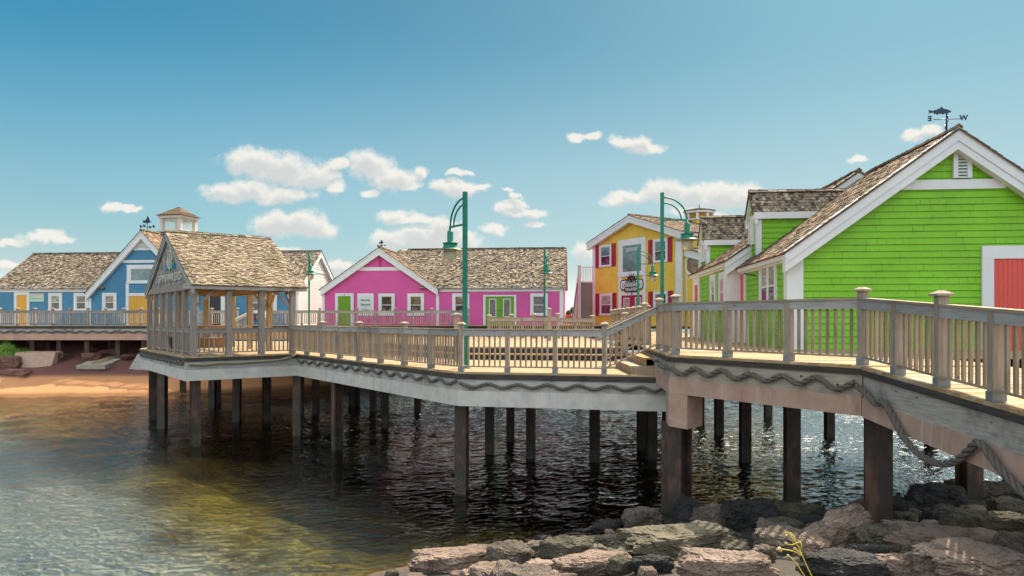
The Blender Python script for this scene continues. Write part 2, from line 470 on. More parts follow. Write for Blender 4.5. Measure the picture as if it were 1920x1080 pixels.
M['bracket'] = metal('galvanised_bracket', (0.22, 0.235, 0.24), 0.5, 0.4)
M['teal'] = metal('teal_lamp_paint', (0.0, 0.175, 0.115), 0.5, 0.0)
M['vane'] = metal('blue_black_vane', (0.012, 0.032, 0.07), 0.45, 0.2)
M['hinge'] = metal('dark_iron', (0.03, 0.028, 0.026), 0.5, 0.3)
M['white'] = paint('white_trim_paint', (0.66, 0.685, 0.695), rough=0.5, vary=0.05)
M['green_wall'] = paint('lime_green_shingle_paint', (0.185, 0.475, 0.005), rough=0.6, vary=0.09, joints=0.155)
M['pink_wall'] = paint('magenta_clapboard_paint', (0.60, 0.075, 0.30), rough=0.55, vary=0.05)
M['blue_wall'] = paint('blue_shingle_paint', (0.05, 0.22, 0.375), rough=0.6, vary=0.07, joints=0.14)
M['yellow_wall'] = paint('yellow_shingle_paint', (0.73, 0.50, 0.065), rough=0.6, vary=0.06, joints=0.14)
M['white_wall'] = paint('white_clapboard_paint', (0.66, 0.69, 0.66), rough=0.55, vary=0.05)
M['coral'] = paint('coral_door_paint', (0.62, 0.075, 0.06), vary=0.05)
M['crimson'] = paint('crimson_paint', (0.33, 0.012, 0.035), vary=0.06, rough=0.4)
M['limedoor'] = paint('lime_door_paint', (0.13, 0.30, 0.006), vary=0.05)
M['yellowdoor'] = paint('amber_door_paint', (0.66, 0.35, 0.045), vary=0.05)
M['cupola_white'] = paint('cupola_cream_paint', (0.60, 0.53, 0.45), vary=0.06)
M['redfence'] = paint('red_fence_paint', (0.45, 0.10, 0.05), vary=0.08)
M['stairgrey'] = paint('plum_grey_siding', (0.17, 0.125, 0.135), vary=0.08)
M['stairwhite'] = paint('pinkish_white_rail', (0.62, 0.54, 0.53), vary=0.05)
M['shake_sun'] = shake('pale_cedar_shakes', (0.25, 0.185, 0.125), (0.37, 0.285, 0.195), (0.13, 0.09, 0.06), moss=0.5, var=0.32)
M['shake_mix'] = shake('mottled_cedar_shakes', (0.17, 0.122, 0.085), (0.36, 0.28, 0.20), (0.05, 0.037, 0.028), moss=0.2, var=0.42)
M['shake_brown'] = shake('brown_cedar_shakes', (0.155, 0.095, 0.056), (0.265, 0.168, 0.095), (0.075, 0.047, 0.03), moss=0.0, var=0.4)
M['grey_shingle'] = shake('silver_grey_shingles', (0.26, 0.24, 0.235), (0.36, 0.34, 0.33), (0.21, 0.19, 0.185), var=0.18)
M['pane_dark'] = glass_pane('dim_window_glass', (0.012, 0.013, 0.016), (0.09, 0.06, 0.05))
M['pane_tan'] = glass_pane('window_glass_with_blind', (0.16, 0.105, 0.07), (0.24, 0.18, 0.12))
M['pane_sky'] = glass_pane('sky_reflecting_glass', (0.10, 0.17, 0.18), (0.15, 0.22, 0.22))  # blue sky reflection painted into the pane colour
M['pane_pale'] = glass_pane('pale_window_glass', (0.30, 0.33, 0.26), (0.16, 0.15, 0.11))
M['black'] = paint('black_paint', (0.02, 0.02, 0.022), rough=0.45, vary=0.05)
M['navy'] = paint('navy_lettering', (0.02, 0.07, 0.13), rough=0.5, vary=0.05)
M['greylet'] = paint('grey_green_lettering', (0.12, 0.19, 0.19), rough=0.5, vary=0.05)
M['greenlet'] = paint('green_lettering', (0.05, 0.22, 0.17), rough=0.5, vary=0.05)
M['cream'] = paint('cream_letter_paint', (0.50, 0.48, 0.40), rough=0.5, vary=0.05)
M['signboard'] = paint('pale_sign_board', (0.60, 0.63, 0.60), rough=0.4, vary=0.03)
M['poster'] = paint('yellow_poster', (0.78, 0.62, 0.02), rough=0.4, vary=0.05)
M['mint'] = paint('mint_poster', (0.42, 0.62, 0.48), rough=0.4, vary=0.12)
M['bag1'] = paint('turquoise_cloth', (0.02, 0.28, 0.42), vary=0.1)
M['bag2'] = paint('navy_cloth', (0.03, 0.05, 0.16), vary=0.1)
M['bag3'] = paint('coral_cloth', (0.52, 0.13, 0.09), vary=0.1)
M['bag4'] = paint('plum_cloth', (0.20, 0.03, 0.13), vary=0.1)
M['bag5'] = paint('rose_cloth', (0.55, 0.30, 0.30), vary=0.1)
# ------------------------------------------------------------------ ground and water
zU = E-0.74; zL = E-1.33; zF = E-0.45; zP = E-0.92
def lerp_tab(tab, x):
    if x <= tab[0][0]: return tab[0][1]
    for (a, b), (c, d) in zip(tab, tab[1:]):
        if x <= c: return b+(d-b)*(x-a)/(c-a)
    return tab[-1][1]
NEAR = [(-80,-40),(-14,2),(-6,9.0),(-2.4,12.3),(-.6,13.4),(2.4,14.9),(4.2,15.6),(9,16.6),(14,19),(25,26),(60,40),(200,60)]
FAR = [(-300,20),(-80,34),(-30,39.8),(-22,40.6),(-17,42.6),(-12,47),(-8,56),(-5,90),(0,260),(10,900),(40,2500),(200,6000)]
def sstep(a, b, x):
    k = max(0, min(1, (x-a)/(b-a))); return k*k*(3-2*k)
def ground_h(x, y):
    d = lerp_tab(NEAR, x)-y
    if d > 0: hn = 0.21*d if d < 12 else 2.52+0.05*(d-12)
    else: hn = 0.26*d
    hn = min(hn, 3.0)
    d2 = y-lerp_tab(FAR, x)
    hf = 0.36*d2 if d2 > 0 else 0.10*d2
    hf = min(hf, 2.75+0.01*max(0, d2-9), 3.6)
    bed = -0.42-1.6*sstep(-1.5, 4.5, x+y-11.9)
    w = 0.05*sin(x*1.7+y*.6)*cos(y*1.3-x*.4)+0.03*sin(x*4.1-y*2.7)
    return max(hn, hf, bed)+w
def axis(core0, core1, step, lo, hi):
    a = []; x = core0
    while x <= core1: a.append(x); x += step
    s = step; x = core0
    while x > lo: s *= 1.35; x -= s; a.insert(0, x)
    s = step; x = a[-1]
    while x < hi: s *= 1.35; x += s; a.append(x)
    return a
xs = axis(-42, 22, .4, -6000, 6000); ys = axis(2, 58, .4, -3000, 9000)
vs = [(x, y, ground_h(x, y)) for y in ys for x in xs]; nx = len(xs)
fs = [(j*nx+i, j*nx+i+1, (j+1)*nx+i+1, (j+1)*nx+i) for j in range(len(ys)-1) for i in range(nx-1)]
me = bpy.data.meshes.new("ground"); me.from_pydata(vs, [], fs)
me.polygons.foreach_set("use_smooth", [True]*len(fs)); me.update()
gm, t, bs = newmat("beach_and_seabed")
p = pos(t); z = t.sep(p)[2]; y_ = t.sep(p)[1]
n1 = t.noise(p, 0.55, 6, 0.62); n2 = t.noise(p, 6, 6, 0.7); n3 = t.noise(p, 30, 3, 0.6)
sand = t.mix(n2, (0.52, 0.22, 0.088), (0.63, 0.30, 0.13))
shaded_redsoil = t.mix(n2, (0.12, 0.045, 0.04), (0.23, 0.09, 0.068))
c = t.mix(t.ramp(z, 0.85, 1.1), sand, shaded_redsoil)  # red soil darkened too: shade under the far deck painted into its colour
c = t.mix(t.ramp(n3, 0.6, 0.72, 0, 0.6), c, (0.30, 0.24, 0.22))
wet = t.mix(n2, (0.17, 0.075, 0.028), (0.27, 0.13, 0.045))
c = t.mix(t.ramp(z, 0.28, 0.06), c, wet)
alg = t.mix(t.ramp(n1, 0.40, 0.60), (0.46, 0.40, 0.06), (0.15, 0.125, 0.03))
alg = t.mix(t.ramp(n2, 0.5, 0.72, 0, .55), alg, (0.36, 0.22, 0.07))
pale = t.mix(n2, (0.55, 0.64, 0.66), (0.72, 0.80, 0.80))  # bluish pale bed: sky reflection on the shallows painted into its colour
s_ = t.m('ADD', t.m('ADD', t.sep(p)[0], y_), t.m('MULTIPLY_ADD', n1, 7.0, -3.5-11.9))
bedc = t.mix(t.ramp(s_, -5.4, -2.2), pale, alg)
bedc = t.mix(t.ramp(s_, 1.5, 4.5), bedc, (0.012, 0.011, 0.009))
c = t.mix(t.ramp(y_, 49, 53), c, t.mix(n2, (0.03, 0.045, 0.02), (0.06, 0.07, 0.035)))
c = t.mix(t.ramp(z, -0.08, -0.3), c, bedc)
bank = t.mix(n2, (0.035, 0.03, 0.028), (0.10, 0.075, 0.06))
c = t.mix(t.m('MULTIPLY', t.ramp(y_, 30, 26), t.ramp(z, -0.1, 0.15)), c, bank)
t.put(bs.inputs['Base Color'], c); bs.inputs['Roughness'].default_value = 0.9
t.link(t.bump(t.m('ADD', n2, n3), 0.7, 0.05), bs.inputs['Normal'])
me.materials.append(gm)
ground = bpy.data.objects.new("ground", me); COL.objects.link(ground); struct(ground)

# water: closed body with an absorbing interior
wm = bpy.data.materials.new("bay_water"); wm.use_nodes = True; wm.node_tree.nodes.clear(); t = NT(wm.node_tree)
p = pos(t)
px_, py_, _ = t.sep(p)
gust = t.ramp(t.noise(p, 0.12, 3, 0.5), 0.25, 0.75, 0.55, 1.25)
wA = t.noise(t.comb(t.m('MULTIPLY', px_, 0.7), t.m('MULTIPLY_ADD', px_, 0.25, t.m('MULTIPLY', py_, 1.2)), 0), 1.0, 2, 0.5, dist=0.4)
wB = t.noise(t.comb(t.m('MULTIPLY', px_, 2.5), t.m('MULTIPLY_ADD', px_, -0.6, t.m('MULTIPLY', py_, 3.9)), 3.7), 1.0, 2, 0.5, dist=0.3)
wC = t.noise(t.comb(t.m('MULTIPLY', px_, 7.0), t.m('MULTIPLY_ADD', px_, 1.2, t.m('MULTIPLY', py_, 10.0)), 9.1), 1.0, 2, 0.5)
far_ = t.m('MAXIMUM', t.ramp(py_, 37, 42), t.ramp(t.m('ABSOLUTE', t.m('ADD', px_, 3.5)), 17, 20.5))
hgt = t.m('ADD', t.m('MULTIPLY', t.m('ADD', t.m('MULTIPLY', wA, 0.16), t.m('MULTIPLY', wB, 0.155)), far_), t.m('MULTIPLY', wC, 0.022))
nb = t.bump(t.m('MULTIPLY', hgt, gust), 1.0, 1.0)
fr = t.node('ShaderNodeFresnel'); fr.inputs[0].default_value = 1.62; t.link(nb, fr.inputs[1])
gl = t.node('ShaderNodeBsdfGlossy'); gl.inputs['Roughness'].default_value = 0.03; t.link(nb, gl.inputs['Normal'])
gl.inputs['Color'].default_value = (1, 1, 1, 1)
tr = t.node('ShaderNodeBsdfTransparent'); tr.inputs[0].default_value = (0.97, 0.96, 0.90, 1)
rf_ = t.node('ShaderNodeBsdfRefraction'); rf_.inputs['IOR'].default_value = 1.33; rf_.inputs['Roughness'].default_value = 0.0; rf_.inputs['Color'].default_value = (0.97, 0.96, 0.90, 1); t.link(nb, rf_.inputs['Normal'])
mr = t.node('ShaderNodeMixShader'); mr.inputs[0].default_value = 0.3; t.link(tr.outputs[0], mr.inputs[1]); t.link(rf_.outputs[0], mr.inputs[2])
mx = t.node('ShaderNodeMixShader'); t.link(fr.outputs[0], mx.inputs[0]); t.link(mr.outputs[0], mx.inputs[1]); t.link(gl.outputs[0], mx.inputs[2])
ab = t.node('ShaderNodeVolumeAbsorption'); ab.inputs[0].default_value = (0.62, 0.50, 0.20, 1); ab.inputs[1].default_value = 0.2
o = t.node('ShaderNodeOutputMaterial'); t.link(mx.outputs[0], o.inputs[0]); t.link(ab.outputs[0], o.inputs[1])
import numpy as np
wx = np.array(axis(-24, 17, .052, -5900, 5900)); wy = np.array(axis(10.5, 42, .052, -2900, 8900))
X, Yg = np.meshgrid(wx, wy); Z = np.zeros_like(X)
nr_ = np.random.default_rng(4)
for lam0, lam1, cnt, slope in ((1.1, 3.0, 14, .035), (.34, .7, 36, .075), (.16, .28, 60, .165)):
    for k in range(cnt):
        lam = nr_.uniform(lam0, lam1); th_ = -pi/2+.25+nr_.normal(0, .62); kk = 2*pi/lam
        amp = slope*sqrt(2.0/cnt)/kk; ph = kk*(X*cos(th_)+Yg*sin(th_))+nr_.uniform(0, 2*pi)
        Z += amp*(np.sin(ph)+.22*np.cos(2*ph))
edge = np.clip((X+24)/3, 0, 1)*np.clip((17-X)/2, 0, 1)*np.clip((Yg-10.5)/1, 0, 1)*np.clip((42-Yg)/4, 0, 1)
patch = .78+.3*np.sin(X*.23+.8*np.sin(Yg*.17))*np.sin(Yg*.31+1.3)
calm = .5+.5*np.clip((X+9+ (Yg-12)*.55)/7, 0, 1)          # the sheltered shallows at the left are calmer
Z *= edge*patch*calm
nx_, ny_ = len(wx), len(wy); n0 = nx_*ny_
co = np.stack([X.ravel(), Yg.ravel(), Z.ravel()], 1)
ii = (np.arange(ny_-1)[:, None]*nx_+np.arange(nx_-1)[None, :]).ravel()
qd = np.stack([ii, ii+1, ii+nx_+1, ii+nx_], 1)
x0, x1, y0, y1 = wx[0], wx[-1], wy[0], wy[-1]
ex = np.array([(x0, y0, 0), (x1, y0, 0), (x1, y1, 0), (x0, y1, 0), (x0, y0, -9), (x1, y0, -9), (x1, y1, -9), (x0, y1, -9)], float)
sq = np.array([(7, 6, 5, 4), (0, 4, 5, 1), (1, 5, 6, 2), (2, 6, 7, 3), (3, 7, 4, 0)])+n0
co = np.vstack([co, ex]); qd = np.vstack([qd, sq])
wme = bpy.data.meshes.new("water"); wme.vertices.add(len(co)); wme.vertices.foreach_set("co", co.ravel())
wme.loops.add(qd.size); wme.loops.foreach_set("vertex_index", qd.ravel().astype(np.int32))
wme.polygons.add(len(qd)); wme.polygons.foreach_set("loop_start", (np.arange(len(qd))*4).astype(np.int32)); 
sm_ = np.ones(len(qd), bool); sm_[-5:] = False; wme.polygons.foreach_set("use_smooth", sm_)
wme.update(calc_edges=True); wme.validate(); wme.materials.append(wm)
wo_ = bpy.data.objects.new("water", wme); COL.objects.link(wo_); struct(wo_)

# ------------------------------------------------------------------ decks
def ribbon(mb, path, o0, o1, z0, z1):
    """strip that follows a polyline with mitred corners; o0 is the inner, o1 the outer offset"""
    n = len(path); path = [V3(p) for p in path]
    nr = []
    for a, b in zip(path, path[1:]):
        d = V3((b.x-a.x, b.y-a.y, 0)).normalized(); nr.append(V3((d.y, -d.x, 0)))
    mit = []
    for k in range(n):
        if k == 0: m = nr[0]
        elif k == n-1: m = nr[-1]
        else: m = (nr[k-1]+nr[k])/(1+nr[k-1].dot(nr[k]))
        mit.append(m)
    for k in range(n-1):
        a, b = path[k], path[k+1]; ma, mb_ = mit[k], mit[k+1]
        Z = V3((0, 0, 1))
        mb.hexa([a+ma*o1+Z*z0, b+mb_*o1+Z*z0, b+mb_*o0+Z*z0, a+ma*o0+Z*z0,
                 a+ma*o1+Z*z1, b+mb_*o1+Z*z1, b+mb_*o0+Z*z1, a+ma*o0+Z*z1])

def plank_deck(mb, poly, zf, ang, w=0.14, th=0.045):
    """planks laid across a polygon (any shape), each clipped to it; zf(x, y) gives the height"""
    ca, sa = cos(ang), sin(ang)
    R = [(x*ca+y*sa, -x*sa+y*ca) for x, y in poly]
    lo = min(q[1] for q in R); hi = max(q[1] for q in R)
    def cuts(v):
        r = []
        for (a, b), (c, d) in zip(R, R[1:]+R[:1]):
            if (b <= v < d) or (d <= v < b): r.append(a+(c-a)*(v-b)/(d-b))
        return sorted(r)
    v = lo+1e-4
    while v < hi:
        v1 = min(v+w-0.007, hi-1e-4)
        A = cuts(v); B = cuts(v1)
        if len(A) != len(B): A = B = cuts((v+v1)/2)
        for k in range(0, len(A)-1, 2):
            def bk(u, q, dz): x = u*ca-q*sa; y = u*sa+q*ca; return (x, y, zf(x, y)+dz)
            a0, a1, b0, b1 = A[k], A[k+1], B[k], B[k+1]
            nseg = max(1, int((a1-a0)/3.6)); dz = RND.uniform(-.004, .004)
            for q in range(nseg):
                f0 = q/nseg+(0.0008 if q else 0); f1 = (q+1)/nseg-(0.0008 if q < nseg-1 else 0)
                s0 = a0+(a1-a0)*f0; s1 = a0+(a1-a0)*f1; r0 = b0+(b1-b0)*f0; r1 = b0+(b1-b0)*f1
                mb.hexa([bk(s0, v, -th), bk(s1, v, -th), bk(r1, v1, -th), bk(r0, v1, -th), bk(s0, v, dz), bk(s1, v, dz), bk(r1, v1, dz), bk(r0, v1, dz)])
        v += w

# steel H pile, top at the origin
mb = MB(); L = 6.2
mb.box(-.15, .15, -.15, -.125, -L, 0); mb.box(-.15, .15, .125, .15, -L, 0); mb.box(-.013, .013, -.1245, .1245, -L, 0)
PILE = mb.build("piling", M['steel'], None, (0, 0, 0))
PILE_used = [False]
def pile(parent, x, y, ztop, rz=0.0, s=1.0):
    if not PILE_used[0]:
        PILE_used[0] = True; c = PILE; c.parent = parent; c.location = V3((x, y, ztop))-WO[parent.name]; c.rotation_euler[2] = rz
    else: c = dup(PILE, parent, (x, y, ztop), rz)
    c.scale = (s, s, 1)
    return c
def pile_px(parent, px, py, ztop, rz=0.0, s=1.0, zb=0.0):
    Y = (E-zb)*F/(py-HY); return pile(parent, (px-960)/F*Y, Y, ztop, rz, s)

# lower boardwalk
d1 = V3((.793, .61, 0)); d2 = V3((-.61, .793, 0))
gB = V3((-11.15, 24.5, zL)); gA = gB+d2*7.8; gI = gB+d1*3.5
P2 = V3((-1.27, 17.5, zL)); P3v = V3((3.62, 16.45, zL))
lower = thing("boardwalk", "lower grey boardwalk on rusty steel piles between the gazebo and the short steps", "boardwalk", (-3, 20, zL))
path = [gA, gB, gI, P2, P3v]
Pout = [gA-d1*.35+d2*.3, gB-d1*.35-d2*.28, gI-d2*.28+d1*.05, P2+V3((-.08, -.2, 0)), P3v+V3((0, -.22, 0))]
mb = MB(); plank_deck(mb, [(q.x, q.y) for q in Pout]+[(3.62, 22.1), (-1.4, 22.9), (-5.6, 27.2), (-6.0, 41.0), (-18.6, 41.0), (-17.6, 35.2)], lambda x, y: zL, atan2(-.21, 1))
mb.build("deck", M['deck'], lower)
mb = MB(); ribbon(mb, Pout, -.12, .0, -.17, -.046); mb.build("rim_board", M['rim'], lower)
mb = MB(); ribbon(mb, Pout, -.16, -.03, -.46, -.17); mb.build("fascia_board", M['fascia'], lower)
mb = MB(); ribbon(mb, Pout, -.36, -.02, -.84, -.46); mb.build("concrete_beam", M['conc_grey'], lower)
for k in range(4):
    mb = MB(); a = gI+(gB-gI)*(.1+k*.27); mb.bar(a+V3((0, 0, -.62))+d2*.6, a+V3((0, 0, -.62))+d2*7.2, .12, .3); mb.build("joist", M['rim'], lower)
for k in range(3):
    x = -7+k*2.3; mb = MB(); mb.bar((x, 27-(x+8.4)*1.25+.9-.0*k, zL-.6), (x+1.6, 27-(x+8.4)*1.25+2.6, zL-.6), .12, .3); mb.build("joist", M['rim'], lower)
mb = MB(); mb.bar((-1, 18.6, zL-.62), (3.4, 18.2, zL-.62), .14, .3); mb.build("joist", M['rim'], lower); mb = MB(); mb.bar((-1, 21.4, zL-.62), (3.4, 21.2, zL-.62), .14, .3)
mb.build("joist", M['rim'], lower)
rzG = atan2(.61, .793)
for px, py, rz in [(287,787,rzG),(366,835,rzG),(558,817,.0),(632,843,-.9),(866,925,-.2),(1222,861,0),(1203,842,0),
                   (445,760,rzG),(500,790,rzG),(408,752,rzG),(722,800,.1),(592,775,.1),(660,762,0),(783,772,0),(918,850,0),(957,826,0),(343,738,rzG),(700,770,0)]:
    pile_px(lower, px, py, zL-.83 if py > 780 else zL-.5, rz)
for x, y in [(-14.3, 28.6), (-12.0, 30.5), (-10, 33), (-15, 35), (-8, 36), (0.6, 22.4), (2.6, 22.0)]: pile(lower, x, y, zL-.5)
# the last pile and its capping under the corner of the upper deck belong to the upper deck

# raised platform with steps behind the lower walkway
plat = thing("deck_platform", "raised wooden platform with two long steps behind the lower walkway railing", "platform", (0, 28, zP))
mb = MB(); poly = [(-1.4, 22.9), (3.62, 22.1), (3.62, 35.0), (-5.85, 35.0), (-5.6, 27.2)]
plank_deck(mb, poly, lambda x, y: zP, atan2(-.21, 1)); mb.build("deck", M['deck'], plat)
spath = [V3((-5.6, 27.2, zP)), V3((-1.4, 22.9, zP)), V3((3.62, 22.1, zP))]
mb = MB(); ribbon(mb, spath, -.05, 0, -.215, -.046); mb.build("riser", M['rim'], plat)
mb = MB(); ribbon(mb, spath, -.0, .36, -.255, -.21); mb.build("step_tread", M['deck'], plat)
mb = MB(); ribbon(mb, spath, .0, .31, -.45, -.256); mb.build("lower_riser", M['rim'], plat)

# upper boardwalk
U0 = V3((3.37, 14.4, zU)); U1 = V3((5.57, 11.1, zU)); UB = V3((3.74, 19.6, zU))
upper = thing("boardwalk", "upper boardwalk before the lime green house, edged with pale timber and pinkish concrete", "boardwalk", (6, 14, zU))
mb = MB()
plank_deck(mb, [(3.19, 14.3), (5.45, 10.92), (7.8, 10.92), (8.0, 13.6), (16.5, 13.0), (16.5, 17.6), (7.0, 17.6), (8.3, 31), (8.3, 39), (3.62, 39), (3.58, 19.6)], lambda x, y: zU, atan2(-.097, 1))
mb.build("deck", M['deck'], upper)
upath = [V3((3.58, 19.6, zU)), V3((3.19, 14.3, zU)), V3((5.45, 10.92, zU))]
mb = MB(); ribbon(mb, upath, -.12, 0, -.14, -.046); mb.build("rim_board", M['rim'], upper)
mb = MB(); ribbon(mb, upath, -.2, -.04, -.49, -.14); mb.build("timber_beam", M['timber'], upper)
mb = MB(); ribbon(mb, upath, -.42, -.02, -.79, -.49); mb.build("concrete_beam", M['conc_pink'], upper)
mb = MB()
ed = (V3(upath[2])-V3(upath[1])).normalized(); en = V3((ed.y, -ed.x, 0))
a = V3(upath[1])+V3((0.02, .02, 0))
q = [a, a+ed*.5, a+ed*.5-en*.45+V3((0.05, .2, 0)), a-en*.05+V3((.05, .62, 0))]
mb.hexa([r+V3((0, 0, -1.47)) for r in q]+[r+V3((0, 0, -.79)) for r in q]); mb.build("pile_cap", M['conc_pink'], upper)
for k in range(6):
    mb = MB(); y = 12.6+k*1.25 if k < 4 else 18+k*2.2
    mb.bar((4.4, y+.6, zU-.36), (15.5 if k < 4 else 7.8, y, zU-.36), .12, .28); mb.build("joist", M['rim'], upper)
ang = atan2(ed.y, ed.x)
pile(upper, 3.50, 14.55, zU-1.46, ang, 1.15); pile(upper, 3.42, 15.0, zU-1.46, ang)
pile(upper, 5.93, 11.32, zU-.78, ang*.4, 1.3); pile_px(upper, 1659, 872, zU-.5, 0, 1.1)
pile(upper, 6.25, 15.6, zU-.5, -.1, 1.0); pile(upper, 9.55, 14.6, zU-.5, .1, 1.2)
for px, py in [(1397,865),(1348,816),(1313,788),(1555,820),(1440,780),(1700,800),(1745,835),(1250,815)]: pile_px(upper, px, py, zU-.5, 0, 1.0)
for q, dz in ((.14, -.30), (.33, -.22), (.52, -.27), (.74, -.24), (.9, -.33)):
    c_ = V3(upath[1])+(V3(upath[2])-V3(upath[1]))*q+en*-.041+V3((0, 0, dz)); mb = MB(); mb.tube([c_-en*.03, c_+en*.006], .022, 10); mb.build("bolt", M['rim'], upper)
# steps down to the lower walk
mb = MB()
for k in range(2):
    x0 = 2.86+.31*k; mb.box(x0-.03, 3.60, 16.62, 19.3, zL+.197*(k+1)-.04, zL+.197*(k+1))
mb.build("step_tread", M['deck'], upper)
mb = MB()
for k in range(2):
    x0 = 2.86+.31*k; mb.box(x0, x0+.03, 16.62, 19.3, zL+.197*k+.002, zL+.197*(k+1)-.041)
mb.box(2.9, 3.5, 16.58, 16.63, zL, zL+.155); mb.build("riser", M['rail'], upper)

# ramp
ramp = thing("ramp", "sloping wooden ramp leading down from the upper boardwalk towards the stony bank", "ramp", (6.5, 8, zU-.2))
RS = 0.068
rz = lambda x, y: zU-RS*(11.1-y)
R0 = V3((5.45, 10.915, rz(0, 10.915))); R1 = V3((5.40, 4.0, rz(0, 4.0)))
mb = MB(); plank_deck(mb, [(5.45, 10.91), (5.40, 4.0), (7.7, 4.0), (7.8, 10.91)], rz, 0.0); mb.build("deck", M['deck'], ramp)
mb = MB(); ribbon(mb, [R0, R1], -.12, 0, -.14, -.046); mb.build("rim_board", M['rim'], ramp)
mb = MB(); ribbon(mb, [R0, R1], -.2, -.04, -.49, -.14); mb.build("timber_beam", M['timber'], ramp)
mb = MB(); ribbon(mb, [R0, R1], -.42, -.02, -.79, -.49); mb.build("concrete_beam", M['conc_pink'], ramp)

# far boardwalk before the coloured houses
farw = thing("boardwalk", "far boardwalk before the blue and magenta houses, above the red beach", "boardwalk", (-18, 46, zF))
mb = MB(); plank_deck(mb, [(-44, 44.6), (6.5, 44.6), (14, 40.2), (14, 58), (-44, 58)], lambda x, y: zF, 0.0, w=.28); mb.build("deck", M['deck'], farw)
fp = [V3((-44, 44.6, zF)), V3((6.5, 44.6, zF))]
mb = MB(); ribbon(mb, fp, -.12, .05, -.2, -.046); mb.build("rim_board", M['rim'], farw)
mb = MB(); ribbon(mb, fp, -.2, .02, -.52, -.2); mb.build("fascia_board", M['fascia'], farw)
mb = MB(); ribbon(mb, fp, -.4, .04, -.93, -.52); mb.build("concrete_beam", M['conc_pink'], farw)
mb = MB()
for k in range(5): mb.box(-17.9, -6.1, 42.6+.4*k, 44.55, zL+.147*k+.001, zL+.147*(k+1))
mb.build("step_tread", M['deck'], farw)
for px, py in [(163,668),(218,662),(60,652),(20,650),(110,650),(270,664)]:
    pile(farw, (px-960)/F*45.2, 45.2+RND.uniform(0, .3), zF-.8, 0, 1.0)
for k in range(5): pile(farw, -6+k*2.6, 45.3, zF-.9)
for k in range(9): pile(farw, -31+k*3.7, 47.5, zF-.5); pile(farw, -29+k*3.9, 52.5, zF-.5)
# sheet wall that closes the space under the far deck
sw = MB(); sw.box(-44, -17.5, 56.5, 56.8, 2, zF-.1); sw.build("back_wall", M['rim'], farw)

# ------------------------------------------------------------------ railings
def mk_post(H, cap):
    mb = MB(); top = H+.10 if cap else H-.035
    mb.box(-.052, .052, -.07, .07, 0.012, top); po = mb.build("post", M['rail'], None, (0, 0, 0))
    mb = MB(); mb.box(-.062, .062, -.082, .082, 0, .115)
    mb.box(-.012, .012, -.09, -.082, .06, .08)
    br = mb.build("bracket", M['bracket'], po, (0, 0, 0))
    if cap:
        mb = MB(); s = .098
        mb.box(-s, s, -s-.012, s+.012, top+.001, top+.03)
        b = [(-s, -s-.012, top+.03), (s, -s-.012, top+.03), (s, s+.012, top+.03), (-s, s+.012, top+.03)]
        r = .03; tp = [(-r, -r, top+.072), (r, -r, top+.072), (r, r, top+.072), (-r, r, top+.072)]
        for k in range(4): mb.face([b[k], b[(k+1) % 4], tp[(k+1) % 4], tp[k]])
        mb.face(tp)
        mb.build("post_cap", M['railcap'], po, (0, 0, 0))
    return po
PROTO = {}
def place_post(parent, p, rz, H, cap, sc_=1.0):
    key = (round(H, 3), cap)
    if key not in PROTO:
        o = mk_post(H, cap); PROTO[key] = o
        o.parent = parent; o.location = V3(p)-WO[parent.name]; o.rotation_euler[2] = rz
        return o
    src = PROTO[key]
    c = dup(src, parent, p, rz)
    for ch in src.children:
        d = ch.copy(); COL.objects.link(d); d.parent = c
    return c
def railing(label, A, B, bays, caps=(), H=1.07, pitch=.134, skip=(), lean=0.0, group="wooden deck railings", bracket=True):
    A = V3(A); B = V3(B)
    th = thing("deck_railing", label, "railing", A, group)
    D = V3((B.x-A.x, B.y-A.y, 0)); Ln = D.length; u = D/Ln; n = V3((u.y, -u.x, 0)); rz = atan2(u.y, u.x)
    at = lambda s, d=0.0, z=0.0: A+(B-A)*(s/Ln)+n*d+V3((0, 0, z))
    for k in range(bays+1):
        if k in skip: continue
        place_post(th, at(Ln*k/bays), rz, H, k in caps)
    mt = MB(); mbm = MB(); mc = MB()
    for k in range(bays):
        s0 = Ln*k/bays+.053; s1 = Ln*(k+1)/bays-.053
        if k == 0 and 0 in skip: s0 -= .053
        def hx(mb, sa, sb, da, db, za, zb):
            mb.hexa([at(sa, db, za), at(sb, db, za), at(sb, da, za), at(sa, da, za), at(sa, db, zb), at(sb, db, zb), at(sb, da, zb), at(sa, da, zb)])
        hx(mt, s0, s1, .022, .062, H-.175, H-.036)
        hx(mbm, s0, s1, -.045, .045, .115, .15)
        hx(mc, s0-(.0 if k in caps else .052), s1+(.0 if k+1 in caps else .052), -.075, .078, H-.035, H)
        pb = MB(); nb_ = max(1, int(round((s1-s0)/pitch))-1); gap = (s1-s0)/(nb_+1)
        for q in range(nb_):
            s = s0+gap*(q+1)+RND.uniform(-.006, .006); w = .021
            dz = RND.uniform(-.004, .004)
            hx(pb, s-w, s+w, -.022, .0205, .151, H-.05)
        pb.build("baluster_panel", M['rail'], th)
    mt.build("top_rail", M['railtop'], th); mbm.build("bottom_rail", M['rail'], th); mc.build("handrail_cap", M['railcap'], th)
    return th
gI2 = gI
railing("long oblique railing with shaded slats between the gazebo and the teal lamp", gI2, P2, 8, caps=(2, 4, 6), skip=(0, 8))
PE = V3((2.21, 16.75, zL))
railing("front railing of the lower walk between the teal lamp and the short stair rail", P2, PE, 3, caps=(0, 3))
railing("short sloping stair railing climbing from the lower walk to the upper boardwalk", PE, (3.50, 16.72, zU), 1, skip=(0, 1), H=1.05)
railing("short end-on railing on the left edge of the upper boardwalk", (3.56, 16.9, zU), U0, 2, caps=(0, 2), pitch=.15)
railing("upper boardwalk railing with the green gable wall showing between its slats", U0, U1, 3, caps=(3,), skip=(0,))
